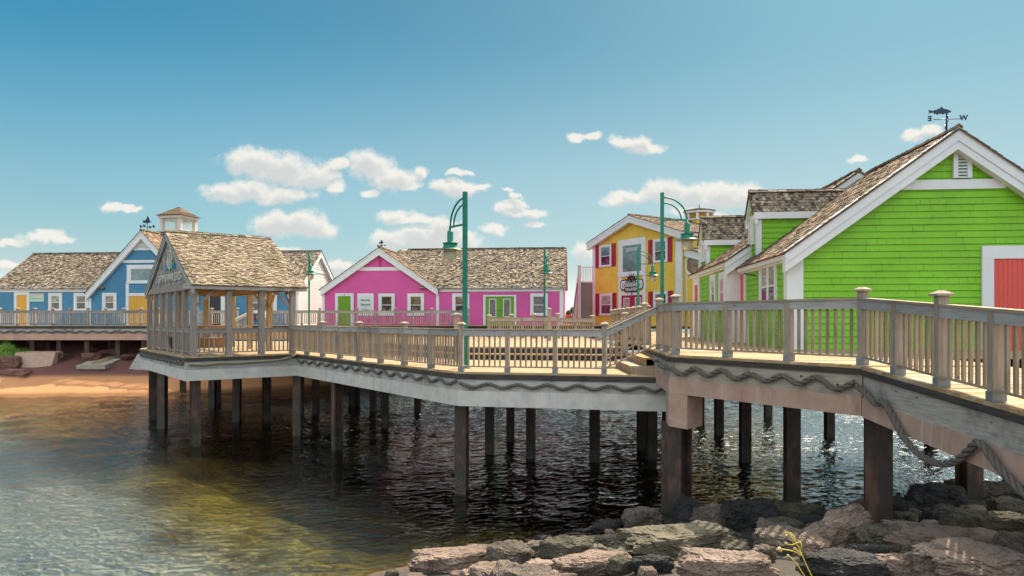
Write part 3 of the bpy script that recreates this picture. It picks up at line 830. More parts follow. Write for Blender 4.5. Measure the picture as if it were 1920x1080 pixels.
railing("ramp railing nearest the camera, with two pyramid capped posts and honey lit slats", (5.57, 11.1, rz(0, 11.1)), (5.53, 4.92, rz(0, 4.92)), 6, caps=(2, 4), skip=(0,))
railing("far railing in front of the blue house and its yellow doors", (-43.0, 44.75, zF), (-18.1, 44.75, zF), 22, caps=range(0, 23), H=.96)
railing("far railing behind the gazebo left of its steps", (-23.5, 44.752, zF) if False else (-18.05, 44.75, zF), (-17.6, 44.75, zF), 1, caps=(1,), H=.96)
railing("far railing before the blue shop window with hanging bags", (-15.6, 44.75, zF), (-12.4, 44.75, zF), 3, caps=(0,), H=.96)
railing("far railing in front of the magenta gable and lime green door", (-12.3, 44.75, zF), (-2.75, 44.75, zF), 8, caps=(0, 2, 4, 6, 8), H=.96)
railing("platform railing below the lime green double doors", P3(917, 634, 34.0)*1.0, P3(1046, 634, 32.0), 6, caps=(0, 2, 4, 6), H=.98)
railing("short railing between the magenta house and the yellow house", P3(1046, 634, 32.2), P3(1111, 634, 33.2), 2, caps=(2,), H=.93)
railing("sunlit sloping rail beside the steps behind the gazebo", (-17.3, 42.4, zL+.1), (-16.6, 44.6, zF), 1, caps=(0, 1), H=.95)
railing("sunlit short rail at the steps below the hanging bags", (-15.4, 42.6, zL+.15), (-15.6, 44.6, zF), 1, caps=(0, 1), H=.95)
railing("row of capped posts on the far side of the short stair", (2.6, 19.5, zL+.05), (3.7, 19.5, zU), 2, caps=(0, 1, 2), H=1.02)
railing("far railing of the upper boardwalk beside the red-shuttered house", (3.8, 19.7, zU), (4.3, 30, zU), 7, caps=range(8), H=.96)
for px, py, Y, z0, lab in [(856, 588, 21.6, zL, "single tall capped deck post behind the teal lamp base"), (1030, 578, 28.5, zP, "single tall capped post standing before the short platform railing")]:
    b = P3(px, py, Y); th = thing("deck_post", lab, "post", (b.x, b.y, z0), "tall deck posts")
    hh = b.z-z0; mb = MB(); mb.box(b.x-.075, b.x+.075, b.y-.075, b.y+.075, z0, b.z-.06); mb.build("shaft", M['rail'], th)
    mb = MB(); mb.lathe([(.15, -.06), (.155, -.02), (.03, .03), (0.001, .031)], b, 4, False, pi/4); mb.build("post_cap", M['railcap'], th)

# ------------------------------------------------------------------ ropes
rm, t, bs = newmat("tarred_rope")
uv = uvc(t); n = t.noise(pos(t), 30, 4, 0.7)
t.put(bs.inputs['Base Color'], t.mix(n, (0.065, 0.055, 0.048), (0.22, 0.185, 0.15))); bs.inputs['Roughness'].default_value = 0.95
fb = t.node('ShaderNodeTexNoise'); t.put(fb.inputs['Vector'], t.scale(uv, 20, 120)); t.link(t.bump(fb.outputs[0], 0.5, 0.006), bs.inputs['Normal'])
M['rope'] = rm
rm2, t, bs = newmat("frayed_pale_rope"); n = t.noise(pos(t), 14, 5, 0.7)
t.put(bs.inputs['Base Color'], t.mix(n, (0.16, 0.13, 0.09), (0.36, 0.29, 0.19))); bs.inputs['Roughness'].default_value = 0.95
M['rope_pale'] = rm2
def catmull(pts, step):
    pts = [V3(p) for p in pts]; q = [pts[0]*2-pts[1]]+pts+[pts[-1]*2-pts[-2]]; out = []
    for k in range(1, len(q)-2):
        n = max(2, int((q[k+1]-q[k]).length/step))
        for j in range(n):
            f = j/n; a, b, c, d = q[k-1], q[k], q[k+1], q[k+2]
            out.append(.5*((2*b)+(c-a)*f+(2*a-5*b+4*c-d)*f*f+(3*b-a-3*c+d)*f**3))
    out.append(pts[-1]); return out
def rope(label, pts, R=.037, mat='rope', step=.022, pitch=.21, strands=3):
    P = catmull(pts, step); mb = MB(); seg = 7; nrm = None; s = 0.0; C = [[], [], []]
    for k, p in enumerate(P):
        d = (P[min(k+1, len(P)-1)]-P[max(k-1, 0)]).normalized()
        if nrm is None: nrm = d.orthogonal().normalized()
        nrm = (nrm-d*nrm.dot(d)).normalized(); bn = d.cross(nrm)
        if k: s += (P[k]-P[k-1]).length
        for q in range(3):
            a = 2*pi*(q/3+s/(pitch*1.6)); C[q].append(p+(nrm*cos(a)+bn*sin(a))*R*.56)
    for q in range(3): mb.tube(C[q], R*.56, seg)
    o = mb.build("rope", M[mat], None, P[0]); tag(o, label, "rope", "ropes along the boardwalk edges"); return o
def along(a, b, n, z0, amp, off, f0=0.0, f1=1.0, jit=.01):
    """rope points along an edge, fixed high at every second point and sagging between"""
    a = V3(a); b = V3(b); d = (b-a); u = V3((d.x, d.y, 0)).normalized(); nn = V3((u.y, -u.x, 0)); r = []
    for k in range(2*n+1):
        f = f0+(f1-f0)*k/(2*n)
        r.append(a+d*f+nn*(off+(.012 if k % 2 else 0))+V3((0, 0, z0+(0 if k % 2 == 0 else -amp)+RND.uniform(-jit, jit))))
    return r
rope("dark scalloped rope on the left edge of the gazebo deck", along(Pout[0], Pout[1], 14, -.2, .10, .015, .02, .97))
rope("thin old rope with pale frayed end on the front edge of the gazebo deck", along(Pout[1], Pout[2], 2, -.26, .03, .025, .03, .55)+[Pout[1]+(Pout[2]-Pout[1])*f+V3((.02, -.045, z)) for f, z in ((.7, -.25), (.82, -.22), (.93, -.14), (1.0, -.05))], .034, 'rope_pale')
rope("dark wavy rope looping along the oblique walkway edge from the gazebo", along(Pout[2], Pout[3], 14, -.22, .10, .015, .01, .995))
pr = along(Pout[3], Pout[4], 6, -.27, .09, .02, .01, .88)
e_ = Pout[4]
pr += [e_+V3((-.35, -.05, -.36)), e_+V3((-.15, -.05, -.30)), e_+V3((-.02, -.06, -.12)), e_+V3((-.03, -.07, .22)), V3((3.27, 16.0, zU-.22)), V3((3.19, 15.4, zU-.2))]
rope("rope along the front walkway edge, turning up to the corner of the upper deck", pr)
u0, u1 = V3(upath[1]), V3(upath[2])
pts = [V3((3.21, 15.3, zU-.26)), V3((3.15, 14.55, zU-.27))]
ua = along(u0, u1, 6, -.245, .13, .03, .02, .98, jit=.02)
rope("thick twisted rope in waves along the timber beam of the upper deck", pts+ua, .043, pitch=.25)
def rp(Y, dz): return V3((5.45-.05*(10.9-Y)/6.9-.06, Y, rz(0, Y)+dz))
rope("heavy swag of rope hanging in two deep loops from the ramp edge", [rp(10.93, -.30), rp(10.65, -.36), rp(10.35, -.47), rp(10.15, -.40), rp(9.95, -.52), rp(9.6, -.78), rp(9.2, -.93), rp(8.8, -.93), rp(8.45, -.80), rp(8.2, -.60), rp(8.05, -.48), rp(7.9, -.54), rp(7.6, -.72), rp(7.2, -.85), rp(6.8, -.75), rp(6.5, -.45)], .046, pitch=.25)
rope("distant dark scalloped rope under the far railing of the blue house", along(fp[0], fp[0]+V3((30, 0, 0)), 40, -.36, .09, .07, 0, 1), .05, step=.06)
# ------------------------------------------------------------------ building helpers
def clip_band(poly, za, zb):
    def half(P, z, keep_above):
        out = []
        for (a, b) in zip(P, P[1:]+P[:1]):
            ia = (a[1] >= z-1e-9) if keep_above else (a[1] <= z+1e-9)
            ib = (b[1] >= z-1e-9) if keep_above else (b[1] <= z+1e-9)
            if ia: out.append(a)
            if ia != ib:
                f = (z-a[1])/(b[1]-a[1]); out.append((a[0]+(b[0]-a[0])*f, z))
        return out
    P = half(poly, za, True)
    return half(P, zb, False) if len(P) > 2 else P
def courses(mb, Fr, poly, exp=.155, d=0.0, lap=.022):
    z0 = min(q[1] for q in poly); z1 = max(q[1] for q in poly); z = z0
    while z < z1-1e-6:
        zt = min(z+exp, z1); P = clip_band(poly, z, zt)
        Q = []
        for q in P:
            if not Q or abs(q[0]-Q[-1][0])+abs(q[1]-Q[-1][1]) > 1e-6: Q.append(q)
        if len(Q) > 2 and abs(Q[0][0]-Q[-1][0])+abs(Q[0][1]-Q[-1][1]) < 1e-6: Q.pop()
        if len(Q) > 2:
            j = RND.uniform(-.002, .002)
            mb.face([Fr.pt(u, d+j+lap*(1-(w-z)/exp), w) for u, w in Q], uv=[(u+7, w-z0) for u, w in Q])
            bt = [q for q in Q if abs(q[1]-z) < 1e-6]
            if len(bt) >= 2:
                ua = min(q[0] for q in bt); ub = max(q[0] for q in bt)
                mb.face([Fr.pt(ua, d-.01, z), Fr.pt(ub, d-.01, z), Fr.pt(ub, d+j+lap, z), Fr.pt(ua, d+j+lap, z)], uv=[(0, 0)]*4)
        z = zt
def shakes(mb, O, ev, sv, L, S, e=.15, wmin=.08, wmax=.2, thick=(.012, .03)):
    O = V3(O); n = ev.cross(sv).normalized()
    a = O-n*.035
    mb.hexa([a, a+ev*L, a+ev*L+sv*S, a+sv*S, O+n*0.0, O+ev*L, O+ev*L+sv*S, O+sv*S])
    r = 0
    while r*e < S-.03:
        x = RND.uniform(-.1, 0)
        while x < L:
            w = RND.uniform(wmin, wmax); x0 = max(x, 0); x1 = min(x+w-.008, L)
            if x1-x0 > .02:
                t0 = r*e+RND.uniform(-.022, .012)-(.02 if r == 0 else 0); t1 = min(t0+e*1.9, S); th = RND.uniform(*thick); tl = RND.uniform(-.006, .006)
                sk = RND.uniform(-.004, .004)
                p = lambda x_, t_, h_: O+ev*x_+sv*t_+n*h_
                i = len(mb.v)
                mb.v += [tuple(q) for q in (p(x0, t0, .001), p(x1, t0+sk, .001), p(x0, t0, th-tl), p(x1, t0+sk, th+tl), p(x0, t1, .003), p(x1, t1, .003))]
                ox = RND.uniform(0, 30)
                for f, uv in (((i+2, i+3, i+5, i+4), [(x0+ox, 0), (x1+ox, 0), (x1+ox, .3), (x0+ox, .3)]), ((i, i+1, i+3, i+2), [(x0+ox, 0), (x1+ox, 0), (x1+ox, .02), (x0+ox, .02)]),
                              ((i, i+2, i+4), [(ox, 0), (ox, .02), (ox, .3)]), ((i+1, i+5, i+3), [(ox, 0), (ox, .3), (ox, .02)])):
                    mb.f.append(f); mb.sm.append(False); mb.uv.append(uv)
            x += w
        r += 1
def gable_roof(mb, Fr, eL, ap, eR, front, depth, o=.22, e=.15, sides='LR', **kw):
    """two shaken slopes over a gable; front = overhang before the wall plane, depth = distance to the back, o = eave overhang along the slope"""
    for side in sides:
        q = eL if side == 'L' else eR
        du = ap[0]-q[0]; dz = ap[1]-q[1]; S = sqrt(du*du+dz*dz)
        sv = (Fr.u*du+V3((0, 0, dz)))/S
        if side == 'L': O = Fr.pt(q[0], -depth, q[1])-sv*o; ev = Fr.n.copy()
        else: O = Fr.pt(q[0], front, q[1])-sv*o; ev = -Fr.n
        shakes(mb, O, ev, sv, front+depth, S+o+.01, e=e, **kw)
def ridge_cap(mb, Fr, ap, front, depth):
    for s in (-1, 1):
        a = Fr.pt(ap[0]+s*.075, front, ap[1]-.02); b = Fr.pt(ap[0]+s*.075, -depth, ap[1]-.02)
        x = 0; D = front+depth
        while x < D:
            w = min(.28, D-x); p0 = a+(b-a)*(x/D); p1 = a+(b-a)*((x+w-.01)/D); h = V3((0, 0, RND.uniform(.028, .05)))
            up = Fr.u*(-s*.09)+V3((0, 0, .062))
            mb.hexa([p0, p1, p1+up, p0+up, p0+h, p1+h*.6, p1+up+h*.6, p0+up+h]); x += w
def rakes(mb, Fr, eL, ap, eR, v, d0, d1, sides='LR', drop=0.0):
    """sloping boards under the roof edge, v = vertical thickness"""
    for side in sides:
        q = eL if side == 'L' else eR
        a, b = (q, ap) if side == 'L' else (ap, q)
        Fr.prism(mb, [(a[0], a[1]-v-drop), (b[0], b[1]-v-drop), (b[0], b[1]-drop), (a[0], a[1]-drop)], d0, d1 if side == 'L' else d1-.0015)
def rect_px(Fr, x0, y0, x1, y1):
    u0, z1 = Fr.pix(x0, y0); u1, z0 = Fr.pix(x1, y1)
    return u0, u1, Fr.pix((x0+x1)/2, y1)[1], Fr.pix((x0+x1)/2, y0)[1]
def window(parent, Fr, r, cw=.11, top='pane_tan', low='pane_dark', mull=1, d=.0, sash=True, name="window", split=.5, frame='white', label=None):
    u0, u1, z0, z1 = r; mb = MB()
    Fr.box(mb, u0, u1, d-.02, d+.062, z1-cw, z1); Fr.box(mb, u0-.02, u1+.02, d-.02, d+.085, z0, z0+cw*.7)
    Fr.box(mb, u0, u0+cw, d-.02, d+.06, z0+cw*.7, z1-cw); Fr.box(mb, u1-cw, u1, d-.02, d+.06, z0+cw*.7, z1-cw)
    w = mb.build(name, M[frame], parent)
    if label: w["label"] = label
    ia, ib = u0+cw, u1-cw; za, zb = z0+cw*.7, z1-cw
    step = (ib-ia)/mull; s = .035
    for k in range(mull):
        a = ia+k*step; b = a+step
        if mull > 1:
            if k: a += cw*.35
            if k < mull-1: b -= cw*.35
        mb = MB()
        if mull > 1 and k < mull-1: Fr.box(mb, b, b+cw*.7, d-.01, d+.058, za, zb)
        Fr.box(mb, a, a+s, d, d+.038, za, zb); Fr.box(mb, b-s, b, d, d+.038, za, zb)
        zm = za+(zb-za)*split
        Fr.box(mb, a+s, b-s, d, d+.037, za, za+s); Fr.box(mb, a+s, b-s, d, d+.037, zb-s, zb)
        if sash: Fr.box(mb, a+s, b-s, d, d+.04, zm-.022, zm+.022)
        mb.build("sash", M[frame], w)
        if sash:
            mb = MB(); Fr.box(mb, a+s, b-s, d, d+.031, zm+.022, zb-s); mb.build("pane", M[top], w)
            mb = MB(); Fr.box(mb, a+s, b-s, d, d+.031, za+s, zm-.022); mb.build("pane", M[low], w)
        else:
            mb = MB(); Fr.box(mb, a+s, b-s, d, d+.031, za+s, zb-s); mb.build("pane", M[top], w)
    return w
def door(parent, Fr, r, mat, cw=.12, leaves=1, panes=None, frame=True, d=0.0, label=None, header=None, boards=6, knob=True):
    """r = the leaf opening (u0, u1, z0, z1); white frame around it"""
    u0, u1, z0, z1 = r; st = (u1-u0)/leaves; mb = MB()
    for k in range(leaves):
        a = u0+k*st+.004; b = u0+(k+1)*st-.004; nb_ = boards
        if panes:
            pu = (b-a)*.24; pz0, pz1 = z0+(z1-z0)*panes[0], z0+(z1-z0)*panes[1]
            Fr.box(mb, a, b, d-.02, d+.03, z0, pz0); Fr.box(mb, a, b, d-.02, d+.03, pz1, z1)
            Fr.box(mb, a, a+pu, d-.02, d+.03, pz0, pz1); Fr.box(mb, b-pu, b, d-.02, d+.03, pz0, pz1)
        else:
            w = (b-a)/nb_
            for q in range(nb_): Fr.box(mb, a+q*w, a+(q+1)*w-.006, d-.02, d+.03, z0, z1)
            Fr.box(mb, a, b, d-.02, d+.022, z0+.002, z1-.002)
    D = mb.build("door", M[mat], parent)
    if label: D["label"] = label
    for k in range(leaves):
        a = u0+k*st+.004; b = u0+(k+1)*st-.004
        if panes:
            pu = (b-a)*.24; pz0, pz1 = z0+(z1-z0)*panes[0], z0+(z1-z0)*panes[1]
            mb = MB(); Fr.box(mb, a+pu+.05, b-pu-.05, d-.02, d+.029, pz0+.05, pz1-.05); mb.build("pane", M[panes[2]], D)
            mb = MB()
            Fr.box(mb, a+pu, b-pu, d-.02, d+.036, pz0, pz0+.05); Fr.box(mb, a+pu, b-pu, d-.02, d+.036, pz1-.05, pz1)
            Fr.box(mb, a+pu, a+pu+.05, d-.02, d+.035, pz0+.05, pz1-.05); Fr.box(mb, b-pu-.05, b-pu, d-.02, d+.035, pz0+.05, pz1-.05)
            mb.build("pane_frame", M['white'], D)
        if knob:
            hu = b-.08 if (leaves == 1 or k == 0) else a+.08
            mb = MB(); mb.lathe([(.028, -.028), (.034, 0), (.028, .028)], Fr.pt(hu, d+.06, z0+1.0), 8); Fr.box(mb, hu-.012, hu+.012, d+.03, d+.06, z0+.99, z0+1.01); mb.build("handle", M['hinge'], D)
    if frame:
        mb = MB(); ht = header or cw
        Fr.box(mb, u0-cw, u0-.001, d-.02, d+.06, z0, z1); Fr.box(mb, u1+.001, u1+cw, d-.02, d+.06, z0, z1)
        Fr.box(mb, u0-cw, u1+cw, d-.02, d+.064, z1+.001, z1+ht); mb.build("door_frame", M['white'], D)
    return D
def louver(parent, Fr, u0, u1, z0, z1, mat, n=8, name="vent", frame=True, d=.02):
    mb = MB(); h = (z1-z0)/n
    for k in range(n):
        a = z0+k*h
        mb.hexa([Fr.pt(u0, d+.045, a), Fr.pt(u1, d+.045, a), Fr.pt(u1, d-.03, a+h*.75), Fr.pt(u0, d-.03, a+h*.75),
                 Fr.pt(u0, d+.045, a+.02), Fr.pt(u1, d+.045, a+.02), Fr.pt(u1, d-.03, a+h*.75+.02), Fr.pt(u0, d-.03, a+h*.75+.02)])
    v = mb.build(name, M[mat], parent)
    if frame:
        mb = MB(); c = .1
        Fr.box(mb, u0-c, u0-.001, d-.03, d+.06, z0, z1); Fr.box(mb, u1+.001, u1+c, d-.03, d+.06, z0, z1); mb.build("vent_frame", M['white'], v)
    return v
UX = V3((1, -.097, 0)).normalized(); VX = V3((.097, 1, 0)).normalized()
q1 = lambda x, y: (260+x/3.6, 370+y/3.6)         # measured positions in enlargements of the photograph
z1_ = lambda x, y: (x/3.0, 360+y/3.0)
z3_ = lambda x, y: (580+x/3.5556, 440+y/3.5556)
z4_ = lambda x, y: (1060+x/3.1775, 340+y/3.1775)
z5_ = lambda x, y: (1280+x/2.572, 180+y/2.572)
def R_(fn, Fr, x0, y0, x1, y1):
    a = fn(x0, y0); b = fn(x1, y1); return rect_px(Fr, a[0], a[1], b[0], b[1])

# ------------------------------------------------------------------ magenta house
def pink_house():
    Fr = Frame(((712-960)/F*47, 47), UX); H = thing("pink_house", "magenta clapboard house with a white gable, lime green doors and a long shake roof wing", "house", Fr.pt(0, -3, zF))
    uL, uR = Fr.U(604.5), Fr.U(820.5); uE = Fr.U(1055); za = Fr.Z(712, 464.5); zl = Fr.Z(604, 540); zr = Fr.Z(821, 540); ze = (zl+zr)/2
    ua = 0.0; zf = zF
    body = MB(); courses(body, Fr, [(uL, zf), (uR, zf), (uR, ze-.1), (ua, za-.12), (uL, ze-.1)], .115); courses(body, Fr, [(uR, zf), (uE, zf), (uE, ze), (uR, ze)], .115)
    Fr.prism(body, [(uL+.02, zf), (uR, zf), (uR, ze-.1), (ua, za-.14), (uL+.02, ze-.1)], -.02, -7.5)
    run = 4.0; slope = .72; zr_ = ze+run*slope
    Er = Frame(Fr.pt(uE, 0, 0)[:2], VX); courses(body, Er, [(0, zf), (2*run, zf), (2*run, ze-.05), (run, zr_-.15), (0, ze-.05)], .115)
    body.prism([Er.pt(u, -.02, z) for u, z in [(0.02, zf), (2*run, zf), (2*run, ze-.1), (run, zr_-.2), (0.02, ze-.1)]], -Er.n*(uE-uR))
    body.build("wall", M['pink_wall'], H)
    rf = MB(); gable_roof(rf, Fr, (uL, ze), (ua, za), (uR, ze), .28, 8.5, o=.2, e=.17, wmin=.1, wmax=.26); ridge_cap(rf, Fr, (ua, za+.03), .28, 4.5)
    rf.build("gable_roof", M['shake_brown'], H)
    rf = MB(); sv = (VX*run+V3((0, 0, zr_-ze))).normalized(); S = sqrt(run**2+(zr_-ze)**2)
    O = Fr.pt(uR-1.2, 0, ze+.1)-sv*.24; shakes(rf, O, UX, sv, uE-uR+1.4, S+.24, e=.16, wmin=.07, wmax=.2, thick=(.015, .06))
    a = Fr.pt(uR-3.0, -run, zr_+.10); 
    sv2 = (-VX*run+V3((0, 0, zr_-ze))).normalized(); shakes(rf, Fr.pt(uE+.2, -2*run, ze+.1), -UX, sv2, uE-uR+3.2, S, e=.6, wmin=.4, wmax=.6)
    for k in range(int((uE-uR+3.2)/.3)): rf.bar(Fr.pt(uR-3+k*.3, -run, zr_+.13+RND.uniform(0, .015)), Fr.pt(uR-3+k*.3+.29, -run, zr_+.13), .2, .05)
    # upper part of the front slope that reaches behind the gable
    shakes(rf, Fr.pt(ua+.25, -run*.15, ze+.1+(zr_-ze)*.15), UX, sv, uR-1.2-ua-.25, S*.85, e=.16, wmin=.07, wmax=.2, thick=(.015, .06))
    rf.build("wing_roof", M['shake_mix'], H)
    tr = MB(); rakes(tr, Fr, (uL-.05, ze-.02), (ua, za-.02), (uR+.05, ze-.02), .50, .03, .24)
    rakes(tr, Fr, (uL-.05, ze-.02), (ua, za-.02), (uR+.05, ze-.02), .12, .2405, .27)
    w = .17; Fr.box(tr, uL, uL+w, -.02, .035, zf, ze-.42); Fr.box(tr, uR-w*.6, uR+w*.6, -.02, .035, zf, ze-.40)
    r = R_(z3_, Fr, 330, 217, 612, 240); Fr.box(tr, r[0], r[1], .0, .05, r[2], r[3])
    Fr.box(tr, uR+.12, uE+.02, -.02, .05, ze-.27, ze+.02); Fr.box(tr, uE-.2, uE+.02, -.02, .045, zf, ze-.271)
    Fr.box(tr, uR+.12, uE+.2, .05, .17, ze-.1, ze+.03)
    Er.box(tr, 0.0, .18, -.01, .04, zf, ze-.28)
    tr.build("trim", M['white'], H)
    r = R_(z3_, Fr, 461, 150, 481, 216); louver(H, Fr, r[0], r[1], r[2], r[3], 'pink_wall', 9, frame=False)
    r = R_(z3_, Fr, 193, 410, 277, 500); door(H, Fr, (r[0], r[1], zf, r[3]), 'limedoor', cw=.2, label="plain lime green door with a white frame")
    bot = Fr.Z(740, 440+540/3.5556)
    for x0, x1, l in [(462, 570, 'pane_dark'), (655, 765, 'pane_tan'), (953, 1067, 'pane_tan'), (1473, 1590, 'pane_dark')]:
        r = R_(z3_, Fr, x0, 392, x1, 540); window(H, Fr, (r[0], r[1], bot, r[3]), .19, top=l, low='pane_dark')
    r = R_(z3_, Fr, 1175, 412, 1365, 500); door(H, Fr, (r[0], r[1], zf, r[3]), 'limedoor', cw=.15, leaves=2, panes=(.28, .92, 'pane_dark'), label="lime green double doors with tall panes", header=.1)
    tp = MB(); Fr.box(tp, r[0], r[1], .0, .03, r[3]+.12, ze-.28); tp.build("transom_panel", M['pink_wall'], H)
    nm = MB(); c = Fr.pix(*z3_(235, 401)); Fr.box(nm, c[0]-.03, c[0]+.03, .066, .074, c[1]-.06, c[1]+.06); nm.build("number_plate", M['bracket'], H)
    # hanging sign between the door and the window
    r = R_(z3_, Fr, 322, 392, 430, 540); c = ((r[0]+r[1])/2, (bot+r[3])/2)
    S_ = thing("shop_sign", "white painted board sign reading Souvenirs and Treats beside the lime green door", "sign", Fr.pt(c[0], .03, bot))
    mb = MB(); Fr.box(mb, r[0], r[1], .02, .05, bot, r[3]); mb.build("board", M['white'], S_)
    mb = MB(); g = .13; Fr.box(mb, r[0]+g, r[1]-g, .0505, .07, bot+g, r[3]-g); mb.build("panel", M['signboard'], S_)
    h = r[3]-bot
    for body_, z, s, m_ in [("Summerside", .70, .155, 'greylet'), ("Souvenirs", .50, .185, 'greylet'), ("&", .38, .13, 'greenlet'), ("Treats", .25, .21, 'greenlet')]:
        text(body_, "lettering", M[m_], S_, Fr.matrix(c[0]+.01, .072, bot+h*z), s, .004, bold=.008, fit=None if len(body_) < 2 else ((r[1]-r[0])*(.58 if len(body_) > 7 else .42), s))
    return Fr
FP = pink_house()

# ------------------------------------------------------------------ blue house
def blue_house():
    Fr = Frame(((268.5-960)/F*48, 48), UX); H = thing("blue_house", "blue shingled house with steep white gable, yellow doors and a cupola on its ridge", "house", Fr.pt(0, -3, zF))
    za = Fr.Z(269, 432.5); uL = Fr.U(166.7); uR = -uL; ze = Fr.Z(167, 546.5); zw = Fr.Z(90, 540.5); uW = Fr.U(-13); uE = Fr.U(558); zf = zF
    body = MB(); courses(body, Fr, [(uL, zf), (uR, zf), (uR, ze-.1), (0, za-.14), (uL, ze-.1)], .14)
    courses(body, Fr, [(uW, zf), (uL, zf), (uL, zw), (uW, zw)], .14); courses(body, Fr, [(uR, zf), (uE, zf), (uE, zw), (uR, zw)], .14)
    Fr.prism(body, [(uL, zf), (uR, zf), (uR, ze-.1), (0, za-.16), (uL, ze-.1)], -.02, -8)
    run = 3.85; slope = .70; zr = zw+.1+run*slope; S = sqrt(run*run+(run*slope)**2); sv = (VX*run+V3((0, 0, run*slope))).normalized(); sv2 = (-VX*run+V3((0, 0, run*slope))).normalized()
    Er = Frame(Fr.pt(uE, 0, 0)[:2], VX)
    body.prism([Er.pt(u, -.05, z) for u, z in [(0.02, zf), (2*run, zf), (2*run, zw-.1), (run, zr-.2), (0.02, zw-.1)]], -Er.n*(uE-uW-.1))
    body.build("wall", M['blue_wall'], H)
    ew = MB(); courses(ew, Er, [(0, zf), (2*run, zf), (2*run, zw-.05), (run, zr-.15), (0, zw-.05)], .13); o = ew.build("end_wall", M['white_wall'], H); o["label"] = "white clapboard end wall with triangular vent"
    rf = MB(); gable_roof(rf, Fr, (uL, ze), (0, za), (uR, ze), .3, 8.2, o=.2, e=.17, wmin=.1, wmax=.26); ridge_cap(rf, Fr, (0, za+.03), .3, 8); rf.build("gable_roof", M['shake_brown'], H)
    rf = MB()
    for a, b in ((uW-.2, uL+1.2), (uR-1.2, uE+.22)):
        shakes(rf, Fr.pt(a, 0, zw+.1)-sv*.24, UX, sv, b-a, S+.24, e=.16, wmin=.07, wmax=.2, thick=(.015, .055))
        shakes(rf, Fr.pt(b, -2*run, zw+.1), -UX, sv2, b-a, S, e=.6, wmin=.4, wmax=.6)
        n = int((b-a+1.5)/.3)
        for k in range(n):
            x = (a if a < 0 else a-1.5)+k*.3; rf.bar(Fr.pt(x, -run, zr+.04+RND.uniform(0, .015)), Fr.pt(x+.29, -run, zr+.04), .2, .05)
    shakes(rf, Fr.pt(uL+1.1, -run*.2, zw+.1+run*slope*.2), UX, sv, 1.9, S*.8, e=.16, wmin=.07, wmax=.2)
    shakes(rf, Fr.pt(uR-3.1, -run*.2, zw+.1+run*slope*.2), UX, sv, 2.0, S*.8, e=.16, wmin=.07, wmax=.2)
    rf.build("wing_roof", M['shake_mix'], H)
    tr = MB(); rakes(tr, Fr, (uL-.05, ze-.02), (0, za-.02), (uR+.05, ze-.02), .58, .03, .26); rakes(tr, Fr, (uL-.05, ze-.02), (0, za-.02), (uR+.05, ze-.02), .13, .2605, .29)
    w = .16; Fr.box(tr, uL-.02, uL+w*1.2, -.02, .04, zf, ze-.45); Fr.box(tr, uR-w, uR+.02, -.02, .04, zf, ze-.45)
    for y0, y1, x0, x1 in ((383, 398, 685, 910), (320, 328, 742, 866)):
        r = R_(z1_, Fr, x0, y0, x1, y1); Fr.box(tr, r[0], r[1], .0, .05, r[2], r[3])
    for a, b in ((uW, uL-.03), (uR+.03, uE)):
        Fr.box(tr, a, b, -.02, .05, zw-.26, zw+.02); Fr.box(tr, a-.15, b+(.18 if b > 0 else 0), .05, .18, zw-.09, zw+.04)
    Fr.box(tr, uE-.17, uE+.03, -.02, .045, zf, zw-.261); Er.box(tr, 0.0, .18, -.01, .04, zf, zw-.28)
    for a, b in (((-.2, zw-.05), (run, zr-.02)), ((run, zr-.02), (2*run+.2, zw-.05))):
        Er.prism(tr, [(a[0], a[1]-.42), (b[0], b[1]-.42), b, a], .03, .2 if a[0] < 0 else .199)
    Er.box(tr, run-1.6, run+1.6, .0, .05, zr-1.62, zr-1.48)
    tr.build("trim", M['white'], H)
    lv = MB(); 
    for k in range(7):
        hw = (1-k/7)*1.4; Er.box(lv, run-hw, run+hw, .0, .045, zr-1.48+k*.14, zr-1.48+k*.14+.10)
    o = lv.build("vent", M['white'], H)
    lv = MB(); c = Fr.pix(*z1_(803, 322)); top = Fr.Z(*z1_(803, 268))
    for k in range(7):
        f = k/7; hw = Fr.U(852/3)*.0+(1-f)*1.18; z = c[1]+.02+(top-c[1])*f; Fr.box(lv, -hw, hw, .0, .05, z, z+.075)
    lv.build("vent", M['white'], H)
    # openings of the gable
    r = R_(z1_, Fr, 716, 410, 880, 515); window(H, Fr, r, .26, top='pane_sky', sash=False)
    r = R_(z1_, Fr, 727, 585, 858, 650); door(H, Fr, (r[0], r[1], zf, r[3]), 'yellowdoor', cw=.22, leaves=2, label="amber yellow double doors", header=.2)
    r2 = R_(z1_, Fr, 710, 515, 875, 570); tr2 = MB(); Fr.box(tr2, r2[0], r2[0]+.22, 0, .055, r[3]+.2, r2[3]); Fr.box(tr2, r2[1]-.22, r2[1], 0, .055, r[3]+.2, r2[3]); tr2.build("door_surround", M['white'], H)
    bot = zf+.95
    r = R_(z1_, Fr, 577, 567, 658, 690); window(H, Fr, (r[0], r[1], bot, r[3]), .21, top='pane_tan')
    r = R_(z1_, Fr, 97, 580, 153, 650); door(H, Fr, (r[0], r[1], zf, r[3]), 'yellowdoor', cw=.2, label="single amber yellow door")
    for x0, x1, tp in ((275, 352, 'pane_pale'), (417, 498, 'pane_tan')):
        r = R_(z1_, Fr, x0, 568, x1, 690); window(H, Fr, (r[0], r[1], bot, r[3]), .2, top=tp)
    q = lambda x, y: (370+x/7.714, 540+y/7.714)
    r = R_(q, Fr, 180, 117, 345, 300); o = door(H, Fr, (r[0], r[1], zf, r[3]), 'black', cw=.3, label="dark open shop doorway with a white frame", knob=False)  # black leaf stands in for the unlit inside of the open doorway
    r = R_(q, Fr, 735, 45, 1155, 370); window(H, Fr, r, .26, top='pane_tan', mull=2)
